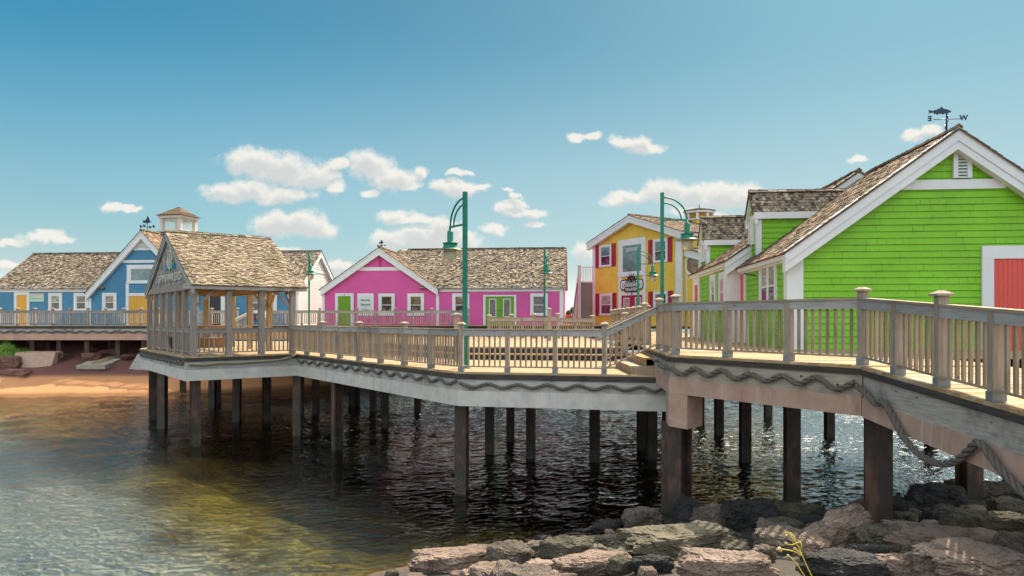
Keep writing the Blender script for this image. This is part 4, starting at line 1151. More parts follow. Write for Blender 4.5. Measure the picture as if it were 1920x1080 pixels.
    # posters
    r = R_(z1_, Fr, 167, 571, 250, 617); mb = MB(); Fr.box(mb, r[0], r[1], .02, .05, r[2], r[3])
    P_ = thing("poster", "pale mint and yellow banner poster on the blue wall beside the single yellow door", "poster", Fr.pt((r[0]+r[1])/2, .03, r[2]))
    mb.build("board", M['mint'], P_); mb = MB(); Fr.box(mb, r[0], r[1], .0505, .056, r[2]+(r[3]-r[2])*.66, r[3]); mb.build("printed_band", M['cream'], P_)
    mb = MB(); Fr.box(mb, r[0]+.1, r[1]-.1, .0505, .055, r[2]+(r[3]-r[2])*.34, r[2]+(r[3]-r[2])*.40); mb.build("printed_line", M['greenlet'], P_)
    r = R_(q, Fr, 392, 118, 560, 262); P_ = thing("poster", "bright yellow poster with a pale strip on the blue wall seen through the gazebo", "poster", Fr.pt((r[0]+r[1])/2, .03, r[2]))
    mb = MB(); Fr.box(mb, r[0], r[1], .02, .05, r[2], r[3]); mb.build("board", M['poster'], P_); mb = MB(); Fr.box(mb, r[0]+.05, r[1]-.3, .0505, .055, r[2]+.38, r[2]+.58); mb.build("printed_band", M['mint'], P_)
    # bags under the double window
    specs = [("turquoise cloth bag hanging leftmost under the shop window", 'bag1', 768, 438, .34, .30), ("navy and pale cloth bag hanging beside the turquoise one", 'bag2', 800, 415, .30, .34),
             ("plum cloth bag hanging between the navy and the coral ones", 'bag4', 838, 430, .26, .24), ("rose cloth bag hanging under the middle of the shop window", 'bag5', 895, 428, .28, .22), ("coral cloth bag hanging rightmost under the shop window", 'bag3', 945, 432, .32, .28)]
    for lab, mt, x, y, w, h in specs:
        u, z = Fr.pix(*q(x, y)); T = thing("cloth_bag", lab, "bag", Fr.pt(u, .12, z-h/2), "bags hung under the shop window")
        mb = MB(); pr = []
        for k in range(9):
            f = k/8; ww = w/2*(.82+.25*sin(pi*min(1, f*1.1))); tt = .03+.07*sin(pi*f)
            pr.append([Fr.pt(u-ww, .12, z-h/2+h*f), Fr.pt(u, .12+tt, z-h/2+h*f-.02*(k == 0)), Fr.pt(u+ww, .12, z-h/2+h*f), Fr.pt(u, .12-tt*.6, z-h/2+h*f)])
        for k in range(8):
            for j in range(4): mb.face([pr[k][j], pr[k][(j+1) % 4], pr[k+1][(j+1) % 4], pr[k+1][j]], smooth=True)
        mb.face(pr[0][::-1]); mb.face(pr[8]); mb.build("sack", M[mt], T)
        mb = MB(); mb.tube([Fr.pt(u+cos(a)*w*.22, .12, z+h/2+sin(a)*.2) for a in [pi*k/8 for k in range(9)]], .012, 6); mb.build("strap", M[mt], T)
    # cupola on the ridge
    t_ = 4.6; c = Fr.pt(0, -t_, za-.35)
    for _ in range(20):
        k = (c.x/c.y)-((334-960)/F); t_ += -k*60*(-1) if False else 0
    lo, hi = 0, 12
    for _ in range(40):
        mid = (lo+hi)/2; c = Fr.pt(0, -mid, 0)
        if c.x/c.y < (335-960)/F: lo = mid
        else: hi = mid
    Yc = c.y; px = Yc/F; b = .82; zb = E+(HY-437)*px; zt = E+(HY-411.5)*px; zt2 = E+(HY-388)*px
    Cf = Frame(Fr.pt(0, -lo, 0)[:2], (cos(-.25), sin(-.25)))
    mb = MB(); Cf.box(mb, -.95, .95, -.95, .95, za-1.3, zb); cu = mb.build("cupola", M['blue_wall'], H)
    mb = MB(); Cf.box(mb, -1.08, 1.08, -1.08, 1.08, zb, zb+.07)
    for sx in (-1, 1):
        for sy in (-1, 1): Cf.box(mb, sx*.78-.13, sx*.78+.13, sy*.78-.13, sy*.78+.13, zb+.07, zt)
    for s in (-1, 1):
        Cf.box(mb, -.65, .65, s*.8-.05, s*.8+.05, zt-.12, zt); Cf.box(mb, s*.8-.05, s*.8+.05, -.65, .65, zt-.12, zt)
    Cf.box(mb, -.98, .98, -.98, .98, zt, zt+.2); mb.build("cupola_frame", M['cupola_white'], cu)
    mb = MB(); ap = Cf.pt(0, 0, zt2)
    cs = [Cf.pt(-1.08, 1.08, zt+.2), Cf.pt(1.08, 1.08, zt+.2), Cf.pt(1.08, -1.08, zt+.2), Cf.pt(-1.08, -1.08, zt+.2)]
    for k in range(4):
        a, b2 = cs[k], cs[(k+1) % 4]; nrow = 9
        for j in range(nrow):
            f0, f1 = j/nrow, (j+1)/nrow; l = .03
            n_ = (b2-a).cross(ap-a).normalized(); 
            mb.face([a+(ap-a)*f0+n_*l, b2+(ap-b2)*f0+n_*l, b2+(ap-b2)*f1+n_*.004, a+(ap-a)*f1+n_*.004])
            mb.face([a+(ap-a)*f0, b2+(ap-b2)*f0, b2+(ap-b2)*f0+n_*l, a+(ap-a)*f0+n_*l])
    mb.build("cupola_roof", M['shake_brown'], cu)
    pn = MB()
    for s in (-1, 1): Cf.box(pn, -.65, .65, s*.79-.004, s*.79+.004, zb+.07, zt-.12); Cf.box(pn, s*.79-.004, s*.79+.004, -.65, .65, zb+.07, zt-.12)
    gm_, t, bs = newmat("cupola_clear_glass"); t.put(bs.inputs['Base Color'], (0.8, 0.9, 0.9)); bs.inputs['Roughness'].default_value = 0.02; bs.inputs['Alpha'].default_value = 0.25
    pn.build("cupola_glass", gm_, cu)
    return Fr, za
FB, zBlue = blue_house()

# ------------------------------------------------------------------ yellow house
def yellow_house():
    Fr = Frame((5.80, 50.0), (.535, -.845)); H = thing("yellow_house", "yellow two-storey shingled house with crimson shutters and an octagonal cupola", "house", Fr.pt(4, -3, zF)); zf = zF-.2
    W_ = Fr.U(1277); ua = Fr.U(1186.5); za = Fr.Z(1186.5, 404); zl = Fr.Z(1112, 453.5); zr = Fr.Z(1277, 434); ze = zl; zr = za-(W_-ua)*(za-zl)/ua
    body = MB(); courses(body, Fr, [(0, zf), (W_, zf), (W_, zr-.1), (ua, za-.15), (0, zl-.1)], .15)
    Fr.prism(body, [(0.02, zf), (W_-.02, zf), (W_-.02, zr-.1), (ua, za-.17), (0.02, zl-.1)], -.02, -9)
    Rt = Frame(Fr.pt(W_, 0, 0)[:2], -Fr.n); courses(body, Rt, [(0, zf), (9, zf), (9, zr), (0, zr)], .15); body.build("wall", M['yellow_wall'], H)
    rf = MB(); gable_roof(rf, Fr, (0, zl), (ua, za), (W_, zr), .4, 9.3, o=.35, e=.18, wmin=.1, wmax=.28); ridge_cap(rf, Fr, (ua, za+.03), .4, 9); rf.build("roof", M['shake_brown'], H)
    tr = MB(); rakes(tr, Fr, (-.3, zl-.02-.3*.35), (ua, za-.02), (W_+.3, zr-.02-.3*.35), .46, .03, .36); rakes(tr, Fr, (-.3, zl-.12), (ua, za-.02), (W_+.3, zr-.12), .14, .3605, .39)
    Fr.box(tr, 0, .28, -.02, .05, zf, zl-.35); Fr.box(tr, W_-.42, W_+.03, -.02, .05, zf, zr-.35); Rt.box(tr, 0, .08, -.01, .05, zf, zr-.3); Rt.box(tr, .08, 9, 0, .25, zr-.32, zr-.05)
    r = R_(z4_, Fr, 319, 660, 482, 678); dh = r
    bw = R_(z4_, Fr, 319, 341, 481, 565)
    Fr.box(tr, bw[0], bw[0]+.3, 0, .055, zf, bw[2]); Fr.box(tr, bw[1]-.3, bw[1], 0, .055, zf, bw[2])
    Fr.box(tr, bw[0]+.3, bw[1]-.3, 0, .05, dh[2], dh[3])
    tr.build("trim", M['white'], H)
    window(H, Fr, bw, .40, top='pane_sky', sash=False)
    for (x0, y0, x1, y1), sh, tp, lo in [((205, 378, 276, 510), ((183, 204), (279, 302)), 'pane_sky', 'pane_dark'), ((525, 342, 611, 483), ((497, 523), (613, 639)), 'pane_sky', 'pane_dark'),
                                ((207, 668, 281, 799), ((183, 205), (283, 306)), 'pane_pale', 'pane_dark'), ((527, 656, 613, 795), ((498, 524), (615, 643)), 'pane_dark', 'pane_dark')]:
        r = R_(z4_, Fr, x0, y0, x1, y1); w = window(H, Fr, r, .15, top=tp, low=lo)
        for a, b in sh:
            s = R_(z4_, Fr, a, y0, b, y1); mb = MB(); Fr.box(mb, s[0], s[1], .01, .05, r[2]-.02, r[3]+.02)
            n = 3
            for k in range(n): Fr.box(mb, s[0]+(s[1]-s[0])*(k+.06)/n, s[0]+(s[1]-s[0])*(k+.94)/n, .05, .065, r[2]+.04, r[3]-.04)
            mb.build("shutter", M['crimson'], H)
    r = R_(z4_, Fr, 333, 679, 470, 790); door(H, Fr, (r[0], r[1], zf, r[3]), 'crimson', cw=.0, leaves=2, panes=(.35, .93, 'pane_pale'), frame=False, label="crimson double doors with tall white-framed panes")
    nm = MB(); c = Fr.pix(*z4_(400, 668)); Fr.box(nm, c[0]-.05, c[0]+.05, .051, .06, c[1]-.1, c[1]+.1); nm.build("number_plate", M['navy'], H)
    text("DECKHOUSE", "window_lettering", M['signboard'], H, Fr.matrix((bw[0]+bw[1])/2, .03, bw[3]-.72), .42, .004, bold=.008, fit=((bw[1]-bw[0])*.42, .24))
    # cupola
    lo, hi = 0, 14
    for _ in range(40):
        mid = (lo+hi)/2; c = Fr.pt(ua, -mid, 0)
        if c.x/c.y < (1311-960)/F: lo = mid
        else: hi = mid
    c = Fr.pt(ua, -lo, 0); px = c.y/F; R0 = 27*px
    z0, z1, z2, z3 = E+(HY-412)*px, E+(HY-401.5)*px, E+(HY-397)*px, E+(HY-391)*px
    mb = MB(); mb.lathe([(R0*.9, za-1.2), (R0*.9, z0)], (c.x, c.y, 0), 8, False, pi/8); cu = mb.build("cupola", M['yellow_wall'], H)
    mb = MB(); mb.lathe([(R0*.97, z0-.09), (R0*.97, z0)], (c.x, c.y, 0), 8, False, pi/8); mb.lathe([(R0*.95, z1), (R0*1.06, z1+.02), (R0*1.06, z2)], (c.x, c.y, 0), 8, False, pi/8)
    for k in range(8):
        a = pi/8+k*pi/4; p_ = V3((c.x+cos(a)*R0*.88, c.y+sin(a)*R0*.88, 0)); mb.bar(p_+V3((0, 0, z0)), p_+V3((0, 0, z1)), .17, .17, up=V3((cos(a), sin(a), 0)))
    mb.build("cupola_frame", M['white'], cu)
    mb = MB()
    for j in range(4):
        z = z0+(z1-z0)*j/4; mb.lathe([(R0*.90, z), (R0*.80, z+(z1-z0)/4)], (c.x, c.y, 0), 8, False, pi/8)
    mb.build("louvres", M['yellowdoor'], cu)
    mb = MB()
    for j in range(6):
        f0 = j/6; f1 = (j+1)/6; mb.lathe([(R0*1.1*(1-f0)+.02, z2+(z3-z2)*f0), (R0*1.1*(1-f0)+.02, z2+(z3-z2)*f0+.05), (R0*1.1*(1-f1)+.02, z2+(z3-z2)*f1+.01)], (c.x, c.y, 0), 8, False, pi/8)
    mb.tube([(c.x, c.y, z3), (c.x, c.y, z3+.3)], .03, 6); mb.build("cupola_roof", M['shake_brown'], cu)
    # lean-to on the right
    Lf = Frame(Fr.pt(W_, -.4, 0)[:2], Fr.u); a = Lf.pix(*z4_(688, 402)); b = Lf.pix(*z4_(790, 430))
    b = (4.0, a[1]+(b[1]-a[1])/(b[0]-a[0])*4.0) if b[0] > .1 else (4.0, a[1]-.8)
    mb = MB(); courses(mb, Lf, [(0.03, zf), (4, zf), (4, b[1]-.1), (0.03, a[1]-.1)], .15); Lf.prism(mb, [(0.05, zf), (3.98, zf), (3.98, b[1]-.12), (.05, a[1]-.12)], -.02, -5); lw = mb.build("side_wing", M['yellow_wall'], H)
    mb = MB(); Lf.prism(mb, [(0.03, a[1]-.48), (4.2, b[1]-.52), (4.2, b[1]-.02), (0.03, a[1])], .03, .2); Lf.box(mb, .03, .14, 0, .05, zf, a[1]-.5); mb.build("trim", M['white'], lw)
    mb = MB(); n_ = V3((0, 0, .05)); mb.hexa([Lf.pt(.03, .35, a[1]), Lf.pt(4.3, .35, b[1]-.02), Lf.pt(4.3, -5, b[1]-.02), Lf.pt(.03, -5, a[1]), Lf.pt(.03, .35, a[1]+.07), Lf.pt(4.3, .35, b[1]+.05), Lf.pt(4.3, -5, b[1]+.05), Lf.pt(.03, -5, a[1]+.07)]); mb.build("wing_roof", M['shake_brown'], lw)
    cu_, cz = Lf.pix(*z4_(760, 497)); mb = MB(); rr = .68
    rg = [(cu_+cos(q)*rr, cz+sin(q)*rr*1.0) for q in [2*pi*k/28 for k in range(28)]]; ri = [(cu_+cos(q)*rr*.76, cz+sin(q)*rr*.76) for q in [2*pi*k/28 for k in range(28)]]
    for k in range(28):
        j = (k+1) % 28; Lf.prism(mb, [ri[k], rg[k], rg[j], ri[j]], .0, .07)
    w = mb.build("round_window", M['white'], lw); mb = MB(); Lf.prism(mb, ri, 0, .033); mb.build("round_pane", M['pane_tan'], lw)
    # sign
    r = R_(z4_, Fr, 332, 584, 470, 646); S_ = thing("pub_sign", "white sign with ship wheel reading DECKHOUSE above the crimson doors", "sign", Fr.pt((r[0]+r[1])/2, .05, r[2]))
    u0, u1, zb_, zt_ = r; cz_ = (u0+u1)/2
    def rounded(u0, u1, z0, z1, rr):
        P_ = []
        for cx, cz, a0 in ((u1-rr, z1-rr, 0), (u0+rr, z1-rr, pi/2), (u0+rr, z0+rr, pi), (u1-rr, z0+rr, 3*pi/2)):
            P_ += [(cx+rr*cos(a0+k*pi/12), cz+rr*sin(a0+k*pi/12)) for k in range(7)]
        return P_
    mb = MB(); Fr.prism(mb, rounded(u0, u1, zb_, zt_, .22), .03, .08); mb.build("border", M['black'], S_)
    mb = MB(); Fr.prism(mb, rounded(u0+.07, u1-.07, zb_+.07, zt_-.07, .17), .0805, .095); mb.build("board", M['signboard'], S_)
    text("DECKHOUSE", "lettering", M['greylet'], S_, Fr.matrix(cz_, .097, (zb_+zt_)/2-.05) , .46, .004, bold=.012, fit=((u1-u0)*.78, (zt_-zb_)*.40))
    mb = MB(); hh = zt_-zb_; Fr.prism(mb, rounded(u0+.45, u1-.45, zb_-.16, zb_+.2, .16), .0955, .12); mb.build("plaque", M['black'], S_)
    text("PUB & EATERY", "plaque_lettering", M['signboard'], S_, Fr.matrix(cz_, .122, zb_+.02), .19, .003, bold=.006, fit=((u1-u0)*.50, .20))
    mb = MB(); wc = (cz_, zt_-.2)
    ro, ri_ = .46, .36
    for k in range(16):
        a0, a1 = pi*k/16, pi*(k+1)/16
        Fr.prism(mb, [(wc[0]+cos(a0)*ri_, wc[1]+sin(a0)*ri_), (wc[0]+cos(a0)*ro, wc[1]+sin(a0)*ro), (wc[0]+cos(a1)*ro, wc[1]+sin(a1)*ro), (wc[0]+cos(a1)*ri_, wc[1]+sin(a1)*ri_)], .0955, .125)
    for k in range(9):
        a0 = pi*k/8; mb.bar(Fr.pt(wc[0], .11, wc[1]), Fr.pt(wc[0]+cos(a0)*.62, .11, wc[1]+sin(a0)*.62), .035, .03)
    mb.build("ship_wheel", M['black'], S_)
    return Fr, zf
FY, zfY = yellow_house()

# outdoor stair with plum grey siding left of the yellow house
def outdoor_stair():
    Y = 50.5; x0, x1 = (1089-960)/F*Y, (1111.5-960)/F*Y
    T = thing("outdoor_stair", "outdoor stair with plum grey siding and pinkish white rails left of the yellow house", "stair", (x0, Y, zF))
    zt = E+(HY-530)/F*Y; zr = E+(HY-500)/F*Y
    Fr = Frame((x0, Y), (1, 0)); mb = MB(); courses(mb, Fr, [(0, zF-.3), (x1-x0, zF-.3), (x1-x0, zt), (0, zt)], .2, lap=.03)
    Fr.box(mb, .02, x1-x0, -1.4, -.02, zF-.3, zt-.05); mb.build("skirt", M['stairgrey'], T)
    mb = MB(); Fr.box(mb, -.05, x1-x0, -1.45, .06, zt, zt+.09); Fr.box(mb, -.22, 0.0, -.02, .1, zF-.3, zr+.1)
    Fr.box(mb, 0, x1-x0, .0, .06, zr-.06, zr)
    n = 7
    for k in range(1, n+1): u = (x1-x0)*k/n-.04; Fr.box(mb, u-.02, u+.02, .01, .05, zt+.09, zr-.06)
    # stringer and treads going down away from the landing
    mb.bar(Fr.pt(-.1, -.1, zt), Fr.pt(-.55, -.1, zF-.3), .06, .3); mb.bar(Fr.pt(-.1, -.1, zr), Fr.pt(-.55, -.1, zF+.8), .06, .1)
    mb.build("railing", M['stairwhite'], T)
    mb = MB()
    for k in range(12): f = k/12; Fr.box(mb, -.52+.04*k-.14, -.52+.04*k+.14, -1.3, -.12, zF-.2+(zt-zF)*f, zF-.16+(zt-zF)*f)
    mb.build("tread", M['stairgrey'], T)
outdoor_stair()

# ------------------------------------------------------------------ green house
def green_house():
    H = thing("green_house", "lime green shingled house with white trim, two dormers and coral doors, nearest to the camera", "house", (10, 20, zU))
    zf = zU; G = Frame((6.6, 16.7), UX)
    GO = Frame(G.pt(0, .3, 0)[:2], UX); ze = GO.Z(1475, 469); ua = GO.U(1798.5); za = GO.Z(1798.5, 233)-.05; W_ = 2*ua
    dirv = VX; L1 = 5.0
    # gable wall of the front section
    body = MB(); courses(body, G, [(0, zf), (W_, zf), (W_, ze-.1), (ua, za-.15), (0, ze-.1)], .155)
    G.prism(body, [(0.02, zf), (W_, zf), (W_, ze-.12), (ua, za-.2), (0.02, ze-.12)], -.02, -L1)
    A1 = Frame((G.pt(0, 0, 0)+dirv*L1)[:2], -dirv); courses(body, A1, [(0, zf), (L1, zf), (L1, ze), (0, ze)], .155); body.build("wall", M['green_wall'], H)
    rf = MB(); uo = GO.U(1473); gable_roof(rf, G, (uo, ze-.035), (ua, za-.035), (W_-uo, ze-.035), .32, L1+.1, o=.05, e=.16, wmin=.08, wmax=.2, thick=(.012, .03)); ridge_cap(rf, G, (ua, za-.02), .32, L1)
    rf.build("roof", M['shake_brown'], H)
    tr = MB(); eL = (uo, ze-.01); eR = (W_-uo, ze-.01)
    rakes(tr, G, eL, (ua, za-.01), eR, .50, .03, .26); rakes(tr, G, eL, (ua, za-.01), eR, .30, .2605, .285); rakes(tr, G, eL, (ua, za-.01), eR, .07, .2855, .31)
    G.box(tr, -.04, .34, -.02, .045, zf, ze-.02); 
    r = R_(z5_, G, 1030, 404, 1645, 450); G.box(tr, r[0]+.1, W_-r[0]-.1, 0, .06, r[2], r[3])
    A1.box(tr, L1-.22, L1, -.02, .045, zf, ze-.26); A1.box(tr, .0, L1+.2, -.02, .06, ze-.26, ze-.02); A1.box(tr, -.1, L1+.30, .06, .15, ze-.2, ze-.03)
    A1.box(tr, 0, .16, -.02, .045, zf, ze-.261)
    tr.build("trim", M['white'], H)
    r = R_(z5_, G, 1320, 258, 1365, 398); louver(H, G, r[0], r[1], r[2], r[3], 'white', 9, d=.03)
    r = R_(z5_, G, 1495, 785, 1640, 1000); door(H, G, (r[0], r[0]+1.9, zf, r[3]), 'coral', cw=.26, leaves=2, boards=9, label="wide coral red plank door in the gable wall", header=.3)
    # long wall of the front section
    r = R_(z5_, A1, 378, 770, 458, 985); zb = zf+1.02; window(H, A1, (r[0], r[1], zb, A1.Z(*z5_(420, 785))), .13, top='pane_pale', low='pane_dark', mull=2, d=.0, split=.44)
    r = R_(z5_, A1, 271, 845, 303, 990); door(H, A1, (r[0], r[1], zf, A1.Z(*z5_(286, 850))), 'coral', cw=.14, label="coral door on the long side wall")
    mb = MB(); c = A1.pt((r[1]+1.0), .05, ze-.3); mb.bar(A1.pt(r[1]+1.55, .06, ze-.42), A1.pt(r[1]+1.35, .36, ze-.34), .04, .04); mb.build("bracket", M['hinge'], H)
    # rear section, a little wider
    c2 = V3((6.73, 21.72, 0)); G2 = Frame(c2[:2], UX); GO = Frame(G2.pt(0, .37, 0)[:2], UX); ze2 = GO.Z(1363, 485.5); ua2 = GO.U(1611); za2 = GO.Z(1611, 315)-.05; W2 = 2*ua2; L2 = 6.6
    body = MB(); courses(body, G2, [(0, zf), (W2, zf), (W2, ze2-.1), (ua2, za2-.15), (0, ze2-.1)], .155, d=.12)
    G2.prism(body, [(0.02, zf), (W2, zf), (W2, ze2-.12), (ua2, za2-.2), (0.02, ze2-.12)], .1, -L2)
    A2 = Frame((c2+dirv*L2)[:2], -dirv); courses(body, A2, [(0, zf), (L2, zf), (L2, ze2), (0, ze2)], .155); body.build("rear_wall", M['green_wall'], H)
    rf = MB(); uo2 = GO.U(1361); gable_roof(rf, G2, (uo2, ze2-.035), (ua2, za2-.035), (W2-uo2, ze2-.035), .40, L2+.2, o=.05, e=.16, wmin=.08, wmax=.2, thick=(.012, .03)); ridge_cap(rf, G2, (ua2, za2-.02), .4, L2)
    rf.build("rear_roof", M['shake_brown'], H)
    tr = MB(); sl = (za2-ze2)/ua2; rakes(tr, G2, (uo2, ze2-.01), (ua2, za2-.01), (W2-uo2, ze2-.01), .48, .14, .34); rakes(tr, G2, (uo2, ze2-.01), (ua2, za2-.01), (W2-uo2, ze2-.01), .26, .3405, .37)
    G2.box(tr, -.04, .34, .1, .165, zf, ze2-.02); A2.box(tr, L2-.42, L2+.1, -.02, .045, zf, ze2-.26); A2.box(tr, 0, L2+.2, -.02, .06, ze2-.26, ze2-.02); A2.box(tr, -.1, L2+.34, .06, .15, ze2-.2, ze2-.03)
    A2.box(tr, 0, .16, -.02, .045, zf, ze2-.261)
    tr.build("rear_trim", M['white'], H)
    for x0, x1 in ((138, 165), (180, 210)):
        r = R_(z5_, A2, x0, 862, x1, 990); window(H, A2, (r[0], r[1], zf+1.0, A2.Z(*z5_((x0+x1)/2, 862 if x0 < 150 else 850))), .2, top='pane_pale', low='pane_dark')
    r = R_(z5_, A2, 63, 915, 80, 990); door(H, A2, (r[0], r[1], zf, A2.Z(*z5_(71, 912))), 'coral', cw=.3, label="red door at the far end of the side wall", header=.4)
    # dormers
    def dormer(Fw, u0, u1, zb, zev, zap, sb, ln, mull, wr, ov=.16):
        Fd = Frame(Fw.pt(0, -sb, 0)[:2], Fw.u); mb = MB(); um = (u0+u1)/2
        courses(mb, Fd, [(u0, zb), (u1, zb), (u1, zev), (um, zap-.08), (u0, zev)], .15)
        Sd = Frame(Fd.pt(u1, 0, 0)[:2], -Fd.n); courses(mb, Sd, [(0, zb), (ln, zb), (ln, zev), (0, zev)], .15)
        Fd.prism(mb, [(u0, zb), (u1-.02, zb), (u1-.02, zev-.02), (um, zap-.12), (u0, zev-.02)], -.02, -ln)
        d = mb.build("dormer", M['green_wall'], H)
        rf = MB(); gable_roof(rf, Fd, (u0, zev), (um, zap), (u1, zev), ov, ln, o=.12, e=.115, wmin=.05, wmax=.13, thick=(.014, .045)); ridge_cap(rf, Fd, (um, zap+.02), ov, ln); rf.build("dormer_roof", M['shake_mix'], d)
        tr = MB(); s_ = (zap-zev)/(um-u0); rakes(tr, Fd, (u0-.12, zev-.02-.12*s_), (um, zap-.02), (u1+.12, zev-.02-.12*s_), .2, .02, .12)
        Sd.box(tr, -.14, ln, .0, .13, zev-.23, zev-.04)
        Fd.box(tr, u0, u0+.11, -.0, .045, zb, zev-.15); Fd.box(tr, u1-.11, u1+.03, -.0, .045, zb, zev-.15); Sd.box(tr, .0, .1, 0, .04, zb, zev-.23)
        tr.build("dormer_trim", M['white'], d)
        a, b, c_, e_ = wr; w = window(H, Fd, (u0+a, u1-b, c_, e_), .13, top='pane_pale', low='pane_dark', sash=False, mull=mull)
        return d
    sb = .28
    ua_, _ = Frame(A1.pt(0, -sb, 0)[:2], A1.u).pix(1401.5, 440); ub_, _ = Frame(A1.pt(0, -sb, 0)[:2], A1.u).pix(1421, 440)
    ua_ = max(ua_, .02)
    FD = Frame(A1.pt(0, -sb, 0)[:2], A1.u)
    dormer(A1, ua_, ub_, ze+.02, FD.Z(1421, 396.5), FD.Z(1410, 364), sb, 2.9, 1, (.28, .28, FD.Z(1414, 459), FD.Z(1414, 405)))
    FD = Frame(A2.pt(0, -sb, 0)[:2], A2.u); ua_ = max(FD.U(1305), .1); ub_ = FD.U(1326)
    dormer(A2, ua_, ub_, ze2+.02, FD.Z(1326, 449), FD.Z(1314, 414), sb, 3.0, 2, (.18, .18, FD.Z(1315, 494), FD.Z(1315, 453)))
    return G, ua, za
FG, uaG, zaG = green_house()

# ------------------------------------------------------------------ gazebo
def gazebo():
    H = thing("gazebo", "open timber gazebo with a silver shingled gable and pale cedar roof on the pier corner", "gazebo", gB)
    G = Frame(gA[:2], -d2); S = Frame(gB[:2], d1); Wd, Ln = 7.8, 3.5
    zp = E+1.03; zbm = E+1.25; ze = E+1.33; za = E+3.40; um = Wd/2
    G = Frame(gA[:2], V3((.61, -.793, 0)))
    # posts of the gable side, the walkway side and the far sides
    def post(p, w=.075, z1=zp, z0=zL):
        mb = MB(); rz_ = atan2(.61, .793); c, s = cos(rz_), sin(rz_)
        cr = [(p.x+(a*c-b*s)*w, p.y+(a*s+b*c)*w) for a, b in ((-1, -1), (1, -1), (1, 1), (-1, 1))]
        mb.hexa([(x, y, z0) for x, y in cr]+[(x, y, z1) for x, y in cr]); return mb
    for k in range(7): post(G.pt(Wd*k/6, 0, 0), .10 if k in (0, 6) else .085).build("post", M['gazebo'], H)
    for k in range(1, 4): post(S.pt(Ln*k/3, 0, 0), .10).build("post", M['gazebo'], H)
    for u in (0.0, 2.6, 5.2): post(G.pt(u, -Ln, 0), .10).build("post", M['honey_goldlit'], H)  # far posts in honey wood: golden sunlight painted into their colour
    for d in (1.17, 2.33): post(G.pt(0, -d, 0), .10).build("post", M['honey_goldlit'], H)
    mb = MB(); G.box(mb, -.12, Wd+.12, -.09, .09, zp, zbm); G.box(mb, -.12, Wd+.12, -Ln-.09, -Ln+.09, zp, zbm)
    G.box(mb, Wd-.09, Wd+.09, -Ln+.0905, -.0905, zp+.002, zbm); G.box(mb, -.09, .09, -Ln+.0905, -.0905, zp+.002, zbm)
    G.box(mb, Wd-.1, Wd+.1, -Ln-.5, -Ln-.0905, zp+.004, zbm); mb.build("header_beam", M['gazebo'], H)
    mb = MB()
    for k in range(1, 6): G.box(mb, .1, Wd-.1, -Ln*k/6-.04, -Ln*k/6+.04, zbm-.2, zbm-.02)
    for k in range(8):
        for s in (-1, 1): mb.bar(G.pt(um, -Ln*k/7-.02, za-.2), G.pt(um+s*(um+.25), -Ln*k/7-.02, ze-.12-.1), .05, .13)
    mb.build("rafters", M['honey_goldlit'], H)
    for p, dirs in ((S.pt(0, 0, 0), (S.u,)), (S.pt(Ln, 0, 0), (-S.u,)), (S.pt(0, 0, 0), (G.u*-1,)), (G.pt(0, 0, 0), (G.u,)), (S.pt(Ln, 0, 0), (-S.n*1,)), (G.pt(5.2, -Ln, 0), (G.u, -G.u, G.n))):
        for dv in dirs:
            mb = MB(); mb.bar(p+dv*.06+V3((0, 0, zp-.62)), p+dv*.66+V3((0, 0, zp-.01)), .07, .09); mb.build("knee_brace", M['gazebo'] if p.y < 27 else M['honey_goldlit'], H)
    # side and gable rails
    def rail(Fr, cuts, d=0.0, mat='gazebo'):
        for a, b in zip(cuts, cuts[1:]):
            a += .1; b -= .1; mb = MB()
            Fr.box(mb, a, b, d-.02, d+.05, zL+.80, zL+.95); Fr.box(mb, a, b, d-.06, d+.07, zL+.951, zL+.985); Fr.box(mb, a, b, d-.035, d+.035, zL+.1, zL+.14)
            n = max(2, int((b-a)/.145))
            for k in range(n):
                u = a+(b-a)*(k+.5)/n; Fr.box(mb, u-.022, u+.022, d-.021, d+.0195, zL+.141, zL+.80)
            mb.build("railing_panel", M[mat], H)
    rail(G, [Wd*k/6 for k in range(7)]); rail(S, [Ln*k/3 for k in range(4)])
    rail(Frame(G.pt(0, -Ln, 0)[:2], G.n), [0, 1.17, 2.33, 3.5], mat='honey_goldlit')
    # bench inside along the far rail
    mb = MB(); G.box(mb, .3, .75, -Ln+.2, -.3, zL+.42, zL+.47); G.box(mb, .35, .42, -Ln+.3, -.4, zL, zL+.42); mb.build("bench_seat", M['honey_goldlit'], H)
    # gable wall and roof
    zs = zbm-.12
    mb = MB(); poly = [(-.22, zs), (Wd+.22, zs), (um, za-.14)]
    z = zs
    while z < za-.25:                                                        # individual silver shingles
        f0 = (z-zs)/(za-.14-zs); u = -.22+(um+.22)*f0; ue = Wd+.22-(um+.22)*f0; x = u
        while x < ue-.02:
            w = RND.uniform(.11, .24); f1 = (z+.2-zs)/(za-.14-zs); x1 = min(x+w, ue); h = RND.uniform(.165, .185)
            za_ = z+RND.uniform(-.006, .006)
            G.box(mb, x, x1-.006, -.01, .03+RND.uniform(0, .012), za_, za_+h); x += w
        z += .172
    G.prism(mb, poly, -.12, -.01); mb.build("gable_wall", M['grey_shingle'], H)
    rf = MB(); gable_roof(rf, G, (0, ze), (um, za), (Wd, ze), .16, Ln+.5, o=.34, e=.125, wmin=.08, wmax=.19, thick=(.02, .052)); ridge_cap(rf, G, (um, za+.02), .16, Ln+.5); rf.build("roof", M['shake_sun'], H)
    tr = MB(); s_ = (za-ze)/um; rakes(tr, G, (-.3, ze-.05-.3*s_), (um, za-.05), (Wd+.3, ze-.05-.3*s_), .26, .05, .13); rakes(tr, G, (-.3, ze-.05-.3*s_), (um, za-.05), (Wd+.3, ze-.05-.3*s_), .1, .1305, .155)
